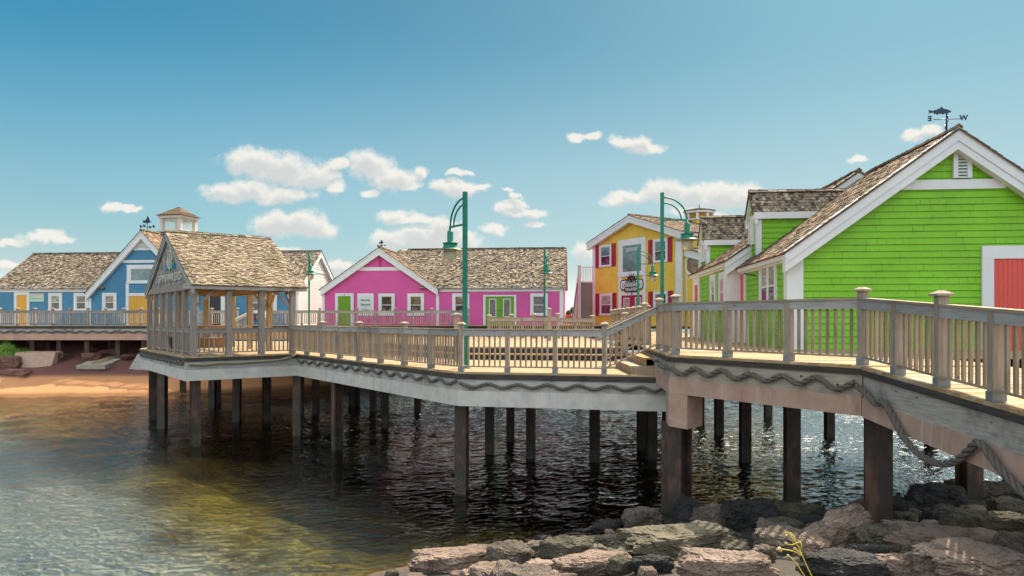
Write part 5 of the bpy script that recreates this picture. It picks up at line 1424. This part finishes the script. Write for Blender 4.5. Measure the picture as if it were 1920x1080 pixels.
    S.box(tr, -.4, Ln+.48, .22, .27, ze-.30, ze-.11); tr.build("bargeboard", M['fascia'], H)
    # ship wheel emblem and raised letters
    mb = MB(); cu_, cz = G.pix(323, 487.5); r0 = .36
    ring = [G.pt(cu_+cos(a)*r0, 0.085, cz+sin(a)*r0) for a in [2*pi*k/28 for k in range(29)]]; mb.tube(ring, .035, 8, caps=False)
    mb.tube([G.pt(cu_+cos(a)*.11, 0.085, cz+sin(a)*.11) for a in [2*pi*k/16 for k in range(17)]], .03, 6, caps=False)
    for k in range(8):
        a = pi*k/4; mb.tube([G.pt(cu_+cos(a)*.08, 0.085, cz+sin(a)*.08), G.pt(cu_+cos(a)*.56, 0.085, cz+sin(a)*.56)], .02, 6)
    mb.build("ship_wheel", M['cream'], H)
    mb = MB(); mb.bar(G.pt(cu_, .07, cz+.5), G.pt(cu_, .07, cz+.95), .03, .03); mb.build("emblem_pole", M['black'], H)
    a = G.pix(301, 530); b = G.pix(345, 527); c_ = ((a[0]+b[0])/2, zs+.44)
    text("SPINNAKERS'", "lettering", M['cream'], H, G.matrix(c_[0], .06, c_[1]), .43, .03, bold=.004, fit=(b[0]-a[0], .34))
    a = G.pix(322.5, 517); text("SHOPS", "small_lettering", M['bag1'], H, G.matrix(a[0], .06, zs+.86), .33, .03, bold=.004, fit=(1.7, .24))
    mb = MB(); hb = G.pix(323, 640); 
    mb.tube([G.pt(hb[0]+cos(a)*.12, .06, zL+.45+sin(a)*.16) for a in [2*pi*k/14 for k in range(15)]], .03, 6, caps=False)
    G.box(mb, hb[0]-.06, hb[0]+.06, .0, .06, zL+.15, zL+.3); mb.build("mooring_ring", M['hinge'], H)
gazebo()
# ------------------------------------------------------------------ street lamps
gg, t, bs = newmat("frosted_lamp_globe")
t.put(bs.inputs['Base Color'], (0.62, 0.56, 0.42)); bs.inputs['Roughness'].default_value = 0.18; bs.inputs['Transmission Weight'].default_value = 0.35
def make_lamp(label, p):
    H = 4.70; T = thing("street_lamp", label, "street lamp", p, "teal lamps on the boardwalks"); p = V3(p)
    mb = MB(); s = .05
    mb.box(p.x-s, p.x+s, p.y-s, p.y+s, p.z, p.z+H); mb.box(p.x-.11, p.x+.11, p.y-.11, p.y+.11, p.z, p.z+.025)
    mb.box(p.x-.053, p.x+.053, p.y-.053, p.y+.053, p.z+H-.90, p.z+H-.885); mb.build("pole", M['teal'], T)
    mb = MB(); r = .80; zc = p.z+H-.86
    for q, rad, y in ((.80, .026, 0), (.60, .024, 0)):
        mb.tube([(p.x+.05+q*.92*sin(a), p.y, zc+(q*.88)*cos(a)) for a in [pi/2*k/14 for k in range(15)]], rad, 8)
    mb.bar((p.x+.05, p.y, zc), (p.x+.80, p.y, zc), .04, .05); mb.build("arm", M['teal'], T)
    cx = p.x+.786; mb = MB()
    mb.lathe([(.001, .02), (.035, .02), (.04, -.09), (.07, -.10), (.085, -.14), (.085, -.40), (.10, -.42), (.215, -.43), (.215, -.445), (.19, -.46), (.19, -.54), (.215, -.555), (.215, -.575), (.23, -.585)][::-1], (cx, p.y, zc), 20)
    mb.build("lamp_housing", M['teal'], T)
    mb = MB(); mb.lathe([(.185, -.60), (.25, -.605), (.40, -.64), (.40, -.632), (.25, -.58), (.20, -.575)], (cx, p.y, zc), 28); mb.build("lamp_shade", M['lampshade'], T)
    mb = MB(); mb.lathe([(.001, -.985), (.08, -.975), (.14, -.92), (.175, -.82), (.18, -.72), (.17, -.602)], (cx, p.y, zc), 20); mb.build("lamp_globe", gg, T)
    return T
M['lampshade'] = metal('tan_lamp_shade', (0.10, 0.20, 0.14), 0.4, 0.0)
b = V3(((872-960)/F*18.6, 18.6, zL)); L1 = make_lamp("teal lamp with its arm turned left, standing inside the front walkway railing", b); L1.rotation_euler[2] = radians(125)
for px, Y, z, rz_, lab in [(1241.5, 22.0, zU, 0.0, "tall teal lamp with arm to the right, largest before the yellow house"),
                          (1196.5, 37.5, zP, 0.0, "teal lamp with arm to the right whose pole crosses the crimson doors and pub sign"),
                          (579.5, 42.8, zF-.1, radians(-68), "slim teal lamp at the white end wall of the blue house"),
                          (1021, 39.5, zP+.2, radians(-82), "teal lamp seen end-on with its pole before the magenta house window")]:
    l = dup_tree(L1, ((px-960)/F*Y, Y, z), rz_); l["label"] = lab

# ------------------------------------------------------------------ weathervanes
def vane_letters(T, c, r, size, ang, mat, letters=("E", "W", "S", "N"), zz=(0, 0)):
    ca, sa = cos(ang), sin(ang)
    for ch, (dx, dy), dz in zip(letters, ((-1, 0), (1, 0), (0, -1), (0, 1)), (zz[0], zz[0], zz[1], zz[1])):
        x, y = dx*ca-dy*sa, dx*sa+dy*ca
        rot = Matrix.Rotation(ang+(pi if dx else pi/2+pi), 4, 'Z') @ Matrix.Rotation(pi/2, 4, 'X')
        text(ch, "letter_"+{"N": "north", "S": "south", "E": "east", "W": "west"}[ch], M[mat], T, Matrix.Translation((c.x+x*r, c.y+y*r, c.z+dz)) @ rot, size, .012, bold=.012)
def fish_vane():
    lo, hi = -1, 4
    for _ in range(40):
        mid = (lo+hi)/2; c = FG.pt(uaG, -mid, 0)
        if c.x/c.y > (1775-960)/F: lo = mid
        else: hi = mid
    c = FG.pt(uaG, -lo, 0); px = c.y/F; T = thing("weathervane", "dark fish weathervane with compass letters on the green house ridge", "weathervane", (c.x, c.y, zaG))
    zb = E+(HY-240)*px; z0 = E+(HY-223)*px
    mb = MB(); mb.tube([(c.x, c.y, zaG-.05), (c.x, c.y, E+(HY-211)*px)], .018, 8); mb.lathe([(.05, -.02), (.035, .03), (.018, .06)], (c.x, c.y, zaG), 8)
    zr1, zr2 = E+(HY-223.5)*px, E+(HY-232)*px
    A = radians(-6); B = radians(0)
    mb.tube([(c.x-.30*cos(A), c.y-.3*sin(A), zr1), (c.x+.32*cos(A), c.y+.32*sin(A), zr1)], .009, 6)
    aN = radians(62); mb.tube([(c.x-.34*cos(aN), c.y-.34*sin(aN), zr2), (c.x+.34*cos(aN), c.y+.34*sin(aN), zr2)], .009, 6); mb.build("rod", M['vane'], T)
    for ch, dx, a, z in (("E", -1, A, zr1), ("W", 1, A, zr1), ("S", -1, aN, zr2), ("N", 1, aN, zr2)):
        r = .38; x, y = cos(a)*dx*r, sin(a)*dx*r
        rot = Matrix.Rotation(a+pi, 4, 'Z') @ Matrix.Rotation(pi/2, 4, 'X')
        text(ch, "letter_"+{"N": "north", "S": "south", "E": "east", "W": "west"}[ch], M['vane'], T, Matrix.Translation((c.x+x, c.y+y, z+.02)) @ rot, .17, .008, bold=.006)
    # fish outline (enlargement 15.43 x, from 1720, 190), swimming to the right
    out = [(325,350),(390,295),(345,245),(400,252),(470,275),(500,272),(505,245),(545,240),(550,265),(575,255),(590,215),(640,205),(655,235),(678,235),(680,165),(705,160),(760,215),(860,240),(930,270),(970,290),(950,320),(905,338),(820,345),(780,365),(740,378),(725,355),(620,355),(605,380),(575,372),(570,340),(540,330),(530,360),(510,355),(505,320),(470,310)]
    Ff = Frame((c.x, c.y), (cos(A), sin(A)))
    pts = [((x/15.43+1720-1775)*px*1.0, E+(HY-(190+y/15.43))*px) for x, y in out]
    bm = bmesh.new()
    for d in (-.018, .018): pass
    mb = MB(); area = sum(a[0]*b[1]-b[0]*a[1] for a, b in zip(pts, pts[1:]+pts[:1]))
    if area < 0: pts = pts[::-1]
    Ff.prism(mb, pts, -.018, .018); mb.build("fish", M['vane'], T); bm.free()
fish_vane()
def small_vane(Fr, za, back, label, s=1.0, kind=0):
    c = Fr.pt(0, -back, za); T = thing("weathervane", label, "weathervane", c)
    mb = MB(); mb.tube([c, c+V3((0, 0, .95*s))], .02, 6); mb.tube([c+V3((-.45*s, 0, .32*s)), c+V3((.45*s, 0, .32*s))], .015, 6); mb.tube([c+V3((0, -.4*s, .3*s)), c+V3((0, .4*s, .3*s))], .015, 6); mb.build("rod", M['vane'], T)
    mb = MB()
    for dx, dy in ((-.45, 0), (.45, 0), (0, -.4), (0, .4)):
        q = c+V3((dx*s, dy*s, .36*s)); mb.lathe([(.001, -.12*s), (.09*s, -.02*s), (.05*s, .08*s), (.001, .14*s)], q, 6)
    mb.build("compass_point", M['vane'], T)
    mb = MB(); q = c+V3((0, 0, .66*s))
    P_ = [(-.3, -.04), (-.12, -.08), (.02, -.1), (.16, -.04), (.34, .02), (.2, .06), (.12, .30), (.02, .42), (-.06, .2), (-.16, .1), (-.3, .12)]
    mb.prism([q+V3((x*s, -.015, z*s)) for x, z in P_], (0, .03, 0)); mb.build("figure", M['vane'], T)
small_vane(FB, zBlue, .45, "small blue-black weathervane on the steep gable of the blue house", 1.0)
zPink = FP.Z(712, 464.5)
small_vane(FP, zPink, .4, "tiny weathervane on the gable ridge of the magenta house", .55)

# ------------------------------------------------------------------ things on the beach
def march(px, py, lift=0.0):
    r = ray(px, py); k = 3.0
    while k < 120:
        z = E+r.z*k
        if z < ground_h(r.x*k, k)+lift: break
        k += .05
    return V3((r.x*k, k, E+r.z*k))
p = march(173, 692); T = thing("wooden_pallet", "pale wooden raft panel lying tilted on the red beach under the far boardwalk", "pallet", p)
zz = ground_h(p.x, p.y)
mb = MB()
for k in range(8): mb.bar((p.x-.85, p.y-.1+.27*k, zz+.24+.05*k), (p.x+.95, p.y-.1+.27*k, zz+.24+.05*k), .25, .05)
mb.bar((p.x-.85, p.y-.24, zz+.13), (p.x+.95, p.y-.24, zz+.13), .05, .26)
for x in (-.8, .9): mb.bar((p.x+x, p.y-.1, zz+.1), (p.x+x, p.y+1.9, zz+.45), .08, .18)
mb.build("board", M['timber'], T)
for dx, lab in ((-.12, "honey coloured plank lying on the raft panel, the left of two"), (.16, "honey coloured plank lying on the raft panel, the right of two")):
    o = MB(); o.bar((p.x+dx-.05, p.y+.25, zz+.36), (p.x+dx+.28, p.y+1.8, zz+.66), .19, .09)
    o = o.build("plank", M['honey_goldlit'], None, (p.x+dx, p.y+1, zz+.4)); tag(o, lab, "plank", "planks on the raft panel")
p = march(60, 690); mb = MB(); zz = ground_h(p.x, p.y)
mb.hexa([(p.x-1.1, p.y-.2, zz-.3), (p.x+1.0, p.y+.1, zz-.3), (p.x+1.1, p.y+1.4, zz-.1), (p.x-1.0, p.y+1.4, zz-.1), (p.x-1.2, p.y+.2, zz+.95), (p.x+1.15, p.y+.5, zz+.95), (p.x+1.1, p.y+1.3, zz+1.0), (p.x-1.1, p.y+1.3, zz+1.0)])
tag(mb.build("stone_block", M['conc_pink'], None, (p.x, p.y, zz)), "large squared red stone block below the grassy mound", "stone block")
p = march(262, 694); mb = MB(); zz = ground_h(p.x, p.y)
mb.hexa([(p.x-.85, p.y, zz-.2), (p.x+1.3, p.y, zz-.2), (p.x+1.3, p.y+1, zz-.2), (p.x-.85, p.y+1, zz-.2), (p.x-.25, p.y+.2, zz+1.0), (p.x+1.2, p.y+.2, zz+1.0), (p.x+1.2, p.y+.9, zz+1.0), (p.x-.25, p.y+.9, zz+1.0)])
tag(mb.build("stone_block", M['fascia'], None, (p.x, p.y, zz)), "grey wedge-shaped stone block half hidden behind the gazebo deck", "stone block")
# grass mound
mb = MB(); n = 26; c = V3(((6-960)/F*45.2, 45.0, 0)); gz = ground_h(c.x, c.y)
gr = lambda i, j: None
vsm = []
for j in range(n+1):
    for i in range(n+1):
        u, v = i/n*2-1, j/n*2-1; r = sqrt(u*u+v*v); h = max(-.3, 1.05*(1-r*r)+.16*sin(u*9+v*4)+.1*sin(v*13-u*5)) if r < 1.1 else -.3
        x = c.x+u*2.3; y = c.y+v*1.1; mb.v.append((x, y, gz-.2+h))
for j in range(n):
    for i in range(n): mb.f.append((j*(n+1)+i, j*(n+1)+i+1, (j+1)*(n+1)+i+1, (j+1)*(n+1)+i)); mb.sm.append(True); mb.uv.append([(0, 0)]*4)
gm2, t, bs = newmat("grass_green"); nn = t.noise(pos(t), 5, 5, .7); c_ = t.mix(nn, (0.06, 0.13, 0.015), (0.17, 0.27, 0.03)); t.put(bs.inputs['Base Color'], c_); bs.inputs['Roughness'].default_value = .9
for k in range(2600):
    u, v = RND.uniform(-.95, .95), RND.uniform(-.95, .6); r = sqrt(u*u+v*v)
    if r > .95: continue
    h = 1.05*(1-r*r)+.16*sin(u*9+v*4)+.1*sin(v*13-u*5); x = c.x+u*2.3; y = c.y+v*1.1; z = gz-.2+h; a = RND.uniform(0, pi); L_ = RND.uniform(.08, .2)
    mb.face([(x-cos(a)*.02, y-sin(a)*.02, z), (x+cos(a)*.02, y+sin(a)*.02, z), (x+RND.uniform(-.07, .07), y+RND.uniform(-.07, .07), z+L_)], uv=[(0, 0)]*3)
o = mb.build("grass", gm2); o["kind"] = "stuff"; o["label"] = "bright green grassy mound on the red beach"; o["category"] = "grass"

# ------------------------------------------------------------------ rocks
def rock_mat(name, a, b, fleck, algae, fl=.5):
    m, t, bs = newmat(name); tc_ = t.node('ShaderNodeTexCoord').outputs['Object']; oi = t.node('ShaderNodeObjectInfo').outputs['Random']
    P_ = t.v('ADD', pos(t), t.comb(t.m('MULTIPLY', oi, 31.0), 0.0, 0.0))
    n = t.noise(P_, 2.2, 7, .68); n2 = t.noise(P_, 26, 5, .72); n3 = t.noise(P_, 60, 2, .6); z = t.sep(pos(t))[2]
    vo = t.node('ShaderNodeTexVoronoi'); t.put(vo.inputs['Vector'], P_); vo.inputs['Scale'].default_value = 34
    c = t.mix(t.ramp(n, .32, .68), a, b)
    c = t.mix(t.ramp(n2, .54, .7, 0, .75), c, tuple(x*.38 for x in a))
    c = t.mix(t.m('MULTIPLY', t.ramp(vo.outputs[0], .30, .14), t.ramp(n, .42, .58, 0, fl)), c, fleck)
    nz = t.sep(t.node('ShaderNodeNewGeometry').outputs['Normal'])[2]
    c = t.mix(t.m('MULTIPLY', t.ramp(t.noise(P_, 3.1, 5, .7), .5, .64), .8), c, algae)
    hsv = t.node('ShaderNodeHueSaturation'); t.put(hsv.inputs['Color'], c); t.put(hsv.inputs['Value'], t.ramp(oi, 0, 1, .78, 1.2, False))
    t.link(hsv.outputs[0], bs.inputs['Base Color']); bs.inputs['Roughness'].default_value = .85
    h = t.m('ADD', t.m('MULTIPLY', n2, 1.0), t.m('MULTIPLY', t.ramp(vo.outputs[0], .5, .1), .35))
    t.link(t.bump(h, .9, .035, t.bump(n, .6, .12)), bs.inputs['Normal']); return m
RM = {'pink': rock_mat('pink_sandstone', (.24, .16, .12), (.37, .265, .205), (.48, .41, .33), (.10, .07, .055), .5),
      'brown': rock_mat('brown_barnacled_stone', (.13, .098, .076), (.23, .175, .135), (.42, .37, .31), (.06, .052, .025), .9),
      'olive': rock_mat('olive_weedy_stone', (.10, .083, .055), (.18, .148, .10), (.33, .29, .22), (.04, .042, .016), .7),
      'dark': rock_mat('dark_wet_stone', (.024, .022, .023), (.055, .048, .047), (.22, .20, .20), (.018, .018, .014), .5),
      'red': rock_mat('red_beach_stone', (.17, .075, .06), (.28, .135, .10), (.30, .2, .17), (.10, .06, .05), .2)}
def rock_mesh(seed, boxy, cuts=6):
    from mathutils import noise as NZ
    rr = random.Random(seed); bm = bmesh.new(); bmesh.ops.create_icosphere(bm, subdivisions=6, radius=1.0)
    pl = []
    for k in range(cuts):
        d = V3((rr.gauss(0, 1), rr.gauss(0, 1), rr.gauss(0, .8))).normalized(); pl.append((d, rr.uniform(.66, .9)))
    pl.append((V3((rr.uniform(-.25, .25), rr.uniform(-.25, .25), 1)).normalized(), rr.uniform(.62, .8)))
    off = V3((seed*3.7, seed*1.3, 0))
    for v in bm.verts:
        c = v.co.copy(); k = max(abs(c.x), abs(c.y), abs(c.z)); c = c*((1-boxy)+boxy/(k**.8))
        for d, s in pl:
            e = c.dot(d)-s
            if e > 0: c -= d*e*.85
        n = NZ.fractal(c*1.5+off, 1.0, 2.0, 3)*.16
        rg = 1-abs(NZ.noise(c*3.1+off*2)); n -= max(0, rg-.86)*.55            # cracks
        n += NZ.fractal(c*6+off, .8, 2.0, 4)*.055+NZ.noise(c*22+off)*.022+NZ.noise(c*41+off)*.012
        v.co = c*(1+n)
    me = bpy.data.meshes.new("rock"); bm.to_mesh(me); bm.free(); me.polygons.foreach_set("use_smooth", [False]*len(me.polygons)); return me
RMESH = [rock_mesh(k+1, b) for k, b in enumerate((.15, .35, .65, .2, .5, .7, .1, .4))]
RCOPY = {}
def rock(px, py, w, h, mat, label, mesh, rz_=None, depth=1.0, tilt=(0, 0), group="stones of the bank", sink=.25, P_=None):
    """px, py: its middle in the picture; w, h: its size there"""
    base = march(px, py+h*.35) if P_ is None else V3(P_)
    k = base.y/F; sx = w*k/2*1.08; sz = h*k/2*1.2; sy = max(sx*.55, sz)*depth
    key = (mesh, mat)
    if key not in RCOPY:
        me = RMESH[mesh].copy(); me.materials.append(RM[mat]); RCOPY[key] = me
    o = bpy.data.objects.new("rock", RCOPY[key]); COL.objects.link(o)
    gz = ground_h(base.x, base.y+sy*.3); zc = E+(HY-py)*k
    o.location = (base.x, base.y+sy*.45, max(zc, gz+sz*.2) if P_ is None else base.z)
    o.scale = (sx, sy, sz); o.rotation_euler = (tilt[0], tilt[1], rz_ if rz_ is not None else RND.uniform(-.4, .4))
    tag(o, label, "rock", group); return o
BIG = [(1208,978,72,50,'brown',"rounded barnacled boulder at the water's edge left of the double steel pile",0),
 (1236,999,26,20,'brown',"small stone at the foot of the double steel pile, left of its twin",6),(1266,1002,40,24,'brown',"small pointed stone in front of the double steel pile",3),
 (1296,972,44,66,'dark',"dark wet boulder just right of the double steel pile",3),(1343,983,80,60,'brown',"rounded brown boulder speckled with barnacles between the piles",6),
 (1412,972,100,62,'dark',"large black wet boulder right of the barnacled brown one",1),(1502,968,100,42,'olive',"flat olive boulder below the slim middle pile",1),
 (1478,992,80,34,'olive',"low olive stone under the flat olive boulder",4),(1270,1028,215,58,'olive',"long flat weedy slab, widest stone before the double pile",2),
 (1482,1020,130,46,'brown',"brown ledge stone behind the yellow wildflower",4),(1388,1026,46,24,'olive',"grey-green flat stone right of the long weedy slab",7),
 (1437,1042,40,36,'brown',"knobbly brown stone left of the yellow wildflower",0),(1405,1052,60,26,'brown',"brown cobble behind the sunlit pink slab",3),
 (1367,1072,170,54,'pink',"sunlit pink slab at the bottom edge before the long weedy slab",2),(1225,1062,76,36,'dark',"dark grey cobble left of the sunlit pink slab",0),
 (1165,1066,46,36,'olive',"sunlit pitted cobble left of the dark grey one",3),(1216,1076,36,22,'pink',"small sunlit stone low before the dark grey cobble",6),
 (1582,1012,120,76,'pink',"big tilted pink-brown stone leaning against the thick ramp pile",5),(1590,972,70,34,'pink',"pinkish slab lying on top of the big tilted stone",2),
 (1678,1015,120,58,'olive',"olive brown boulder at the foot of the thick ramp pile",1),(1700,955,80,32,'dark',"low dark stone at the water right of the thick ramp pile",1),
 (1768,942,92,68,'dark',"dark rounded boulder before the rightmost pile",0),(1795,985,110,60,'dark',"black shaded stone below the dark rounded boulder",4),
 (1852,930,125,50,'olive',"olive boulder right of the rightmost pile under the ramp beam",1),(1900,952,70,34,'olive',"olive stone at the right edge under the ramp beam",4),
 (1862,993,140,52,'olive',"yellow-olive barnacled block above the long pink slab",2),(1788,1026,215,52,'pink',"long smooth pink slab in the lower right corner",2),
 (1845,1066,240,66,'pink',"largest rough pink boulder at the lower right edge",4),(1690,1066,84,48,'pink',"mottled pink stone left of the largest pink boulder",0),
 (1592,1072,150,54,'dark',"weed-covered sunlit stone to the right of the yellow wildflower",3),(1902,1024,60,48,'brown',"brown stone at the right edge behind the long pink slab",0),
 (845,1058,150,40,'pink',"pale tilted flat slab, leftmost large stone of the shore",2),(960,1047,105,48,'brown',"rough barnacled stone right of the pale tilted slab",4),
 (1012,1034,72,34,'brown',"barnacled cobble behind the rough barnacled stone",0),(1062,1040,100,50,'olive',"dark olive boulder with pale flecks left of the shaded slab",3),
 (1112,1068,140,40,'pink',"flat stone crossed by slat shadows left of the pitted cobble",5),(920,1032,46,14,'brown',"thin flat stone at the water's edge above the rough barnacled stone",2),
 (800,1064,50,26,'brown',"small sunlit stone left of the pale tilted slab",0),(735,1077,26,14,'olive',"smallest pale stone alone in the shallow water at the bottom",6),
 (1000,1022,22,13,'pink',"little orange stone at the water behind the barnacled cobble",6),(1128,1024,90,30,'olive',"low weedy stone joining the long weedy slab on its left",1),
 (1545,945+30,40,30,'dark',"dark stone between the slim pile and the tilted pink stone",0),(1640,1045,80,40,'dark',"shaded stone in the gap under the tilted pink stone",1),(1730,1042,60,34,'brown',"brown cobble at the left end of the long pink slab",3),
 (1030,1072,90,30,'pink',"sunlit orange stone at the bottom edge before the barnacled stones",1),(930,1078,110,24,'pink',"low sunlit stone at the bottom edge under the rough barnacled stone",4)]
tl = random.Random(5)
for i, (px, py, w, h, mt, lab, ms) in enumerate(BIG):
    tilt = (0, 0); rz_ = tl.uniform(-.35, .35)
    if 'tilted' in lab and 'pink-brown' in lab: tilt = (0, -.38)
    if 'slab lying on top' in lab: tilt = (0, -.32)
    rock(px, py, w, h, mt, lab, ms, rz_, tilt=tilt)
# smaller rubble of the bank, nothing tells these apart
for k in range(250):
    x = tl.uniform(-1.5, 16); ys_ = lerp_tab(NEAR, x); y = ys_-tl.uniform(-.5, 6.5)
    if y < 9.0 or abs(x/y) > .80: continue
    s = tl.uniform(.08, .30)
    mt = 'dark' if y > 12.0 and tl.random() < .6 else tl.choice(['brown', 'olive', 'pink'])
    o = rock(0, 0, 0, 0, mt, "small rubble stone filling a gap between the larger rocks of the bank", tl.randrange(8), tl.uniform(0, 6), P_=(x, y, ground_h(x, y)+s*.25), group="small rubble stones")
    o.scale = (s*tl.uniform(.9, 1.6), s*tl.uniform(.8, 1.2), s*tl.uniform(.5, .9))
for k in range(46):
    x = tl.uniform(-33, -9); y = tl.uniform(44.6, 49.5) if x < -16 else tl.uniform(46, 50)
    s = tl.uniform(.25, .75)
    o = rock(0, 0, 0, 0, 'red', "flat reddish stone on the shaded bank under the far boardwalk", tl.randrange(8), tl.uniform(0, 6), P_=(x, y, ground_h(x, y)+s*.12), group="reddish stones under the far boardwalk")
    o.scale = (s*tl.uniform(1, 1.8), s, s*tl.uniform(.3, .6))
for px, py, w, h, lab in [(12, 682, 55, 26, "pale pink stone at the left edge below the grassy mound"), (25, 700, 60, 14, "dark flat stone at the left edge of the red beach"), (45, 672, 34, 14, "red stone slab leaning beside the squared block"), (82, 648, 34, 14, "grey stone above the squared block in the shade")]:
    rock(px, py, w, h, 'red', lab, 2, depth=.8, group="stones of the red beach")

# ------------------------------------------------------------------ plants
fm, t, bs = newmat("flower_stem"); t.put(bs.inputs['Base Color'], (.62, .50, .05)); bs.inputs['Roughness'].default_value = .6
fm2, t, bs = newmat("seed_head"); t.put(bs.inputs['Base Color'], t.mix(t.noise(pos(t), 60, 3, .6), (.62, .42, .16), (.75, .60, .34))); bs.inputs['Roughness'].default_value = .8
base = march(1518, 1079); base.y -= .9; kx = base.y/F; base.x = (1518-960)*kx
def fp_(x, y, dy=0.0): return V3((base.x+(x-1518)*kx, base.y+dy, E+(HY-y)*kx))
T = thing("wildflower", "thin yellow wildflower with pale seed heads among the stones at the bottom", "plant", fp_(1518, 1090))
mb = MB()
stems = [[(1528, 1092), (1516, 1066), (1507, 1044), (1502, 1030), (1494, 1016), (1483, 1004), (1478, 1006)], [(1507, 1044), (1492, 1036), (1475, 1033), (1464, 1033)], [(1502, 1030), (1503, 1018), (1488, 1004+20), (1477, 1023)], [(1494, 1016), (1489, 1006), (1485, 1003)], [(1516, 1092), (1500, 1066), (1488, 1050), (1481, 1045)], [(1507, 1044), (1500, 1036), (1494, 1032)]]
for s in stems: mb.tube(catmull([fp_(x, y, .02*i) for i, (x, y) in enumerate(s)], .03), .0062, 5)
mb.build("stem", fm, T)
for x, y, r in [(1478, 1007, .016), (1485, 1003, .014), (1464, 1033, .030), (1477, 1022, .02), (1494, 1032, .02), (1481, 1045, .018), (1487, 1008, .012), (1468, 1036, .018)]:
    c = fp_(x, y, .05); mb = MB(); r *= .62
    for q in range(5): mb.lathe([(.001, -r), (r*.8, -r*.5), (r, 0), (r*.6, r*.7), (.001, r)], c+V3((RND.uniform(-r, r)*.6, RND.uniform(-r, r)*.6, RND.uniform(-r, r)*.6)), 7)
    mb.build("seed_head", fm2, T)
# yellow flowering plant in a tub behind the stair rail
lf, t, bs = newmat("tub_leaf"); t.put(bs.inputs['Base Color'], t.mix(isl(t), (.05, .11, .02), (.12, .18, .03))); bs.inputs['Roughness'].default_value = .6
yf, t, bs = newmat("yellow_petal"); t.put(bs.inputs['Base Color'], t.mix(isl(t), (.75, .45, .02), (.8, .6, .05))); bs.inputs['Roughness'].default_value = .6
def tuft(c, R, n, size, up=1.0):
    mb = MB()
    for k in range(n):
        v = V3((RND.gauss(0, 1), RND.gauss(0, 1), RND.gauss(0, 1))).normalized()*R*RND.random()**.4; p_ = V3(c)+V3((v.x, v.y, v.z*up)); a = V3((RND.gauss(0, 1), RND.gauss(0, 1), RND.gauss(0, 1))).normalized(); b_ = a.orthogonal().normalized()
        s = size*RND.uniform(.6, 1.3); mb.face([p_-a*s, p_+b_*s*.5, p_+a*s, p_-b_*s*.5], uv=[(0, 0)]*4)
    return mb
for px, py, Y, lab in [(1172, 640, 24.2, "tub of yellow flowers behind the sloping stair rail"), ]:
    c = P3(px, py, Y); T = thing("flower_tub", lab, "potted plant", (c.x, c.y, zP))
    mb = MB(); mb.lathe([(.22, 0), (.30, .35), (.32, .36), (.28, .37), (.27, .30)], (c.x, c.y, zP), 16); mb.build("tub", M['honey_goldlit'], T)
    tuft((c.x, c.y, zP+.5), .36, 420, .06).build("leaves", lf, T); tuft((c.x, c.y, zP+.58), .38, 160, .05).build("blossoms", yf, T)
# distant trees and red fence seen between the magenta and yellow houses
tm, t, bs = newmat("distant_foliage"); t.put(bs.inputs['Base Color'], t.mix(isl(t), (.045, .07, .02), (.16, .13, .04))); bs.inputs['Roughness'].default_value = .8
bk, t, bs = newmat("bark"); t.put(bs.inputs['Base Color'], (.09, .065, .05))
for i, (px, py, lab) in enumerate([(1066, 583, "round low tree far away next to the magenta end wall"), (1074, 577, "tallest far tree in the gap between the magenta house and the stair"), (1082, 581, "far tree standing right beside the outdoor stair")]):
    Y = 95+i*3; top = P3(px, py, Y); T = thing("tree", lab, "tree", (top.x, Y, 3.6), "far trees between the houses")
    r = 8*Y/F*.62; c = V3((top.x, Y, top.z-r*1.1))
    mb = MB(); mb.tube([(top.x, Y, 3.4), (top.x, Y, c.z)], [.16, .07], 7); mb.build("trunk", bk, T)
    mb = tuft(c, r, 900, .11, 1.35); mb.build("crown", tm, T)
T = thing("red_fence", "red painted fence far back between the magenta house and the outdoor stair", "fence", P3(1074, 610, 58))
a, b = P3(1058, 590, 58), P3(1090, 590, 58); Ff = Frame(a[:2], (1, 0)); Lx = b.x-a.x; z1 = a.z; mb = MB()
Ff.box(mb, 0, Lx, -.05, .05, z1-.12, z1); Ff.box(mb, 0, Lx, -.05, .05, z1-.62, z1-.5); mb.build("rail", M['redfence'], T); mb = MB()
for k in range(8): Ff.box(mb, Lx*k/8, Lx*k/8+.09, -.03, .03, zF-.6, z1-.121)
mb.build("picket", M['redfence'], T)
# distant low shore on the horizon
mb = MB(); rs = random.Random(3); prev = None
pts_ = []
for k in range(161):
    a = radians(-62+124*k/160); R_ = 1600; pts_.append((R_*sin(a), R_*cos(a), 5+7*abs(sin(k*.31)+.6*sin(k*.83+1))+rs.uniform(0, 3)))
for k in range(160):
    x, y, h = pts_[k]; x2, y2, h2 = pts_[k+1]
    mb.hexa([(x, y, -1), (x2, y2, -1), (x2*1.05, y2*1.05, -1), (x*1.05, y*1.05, -1), (x, y, h), (x2, y2, h2), (x2*1.05, y2*1.05, h2), (x*1.05, y*1.05, h)])
hm, t, bs = newmat("far_wooded_shore"); t.put(bs.inputs['Base Color'], t.mix(t.noise(pos(t), .05, 4, .6), (.06, .085, .05), (.11, .12, .07)))
struct(mb.build("hills", hm))
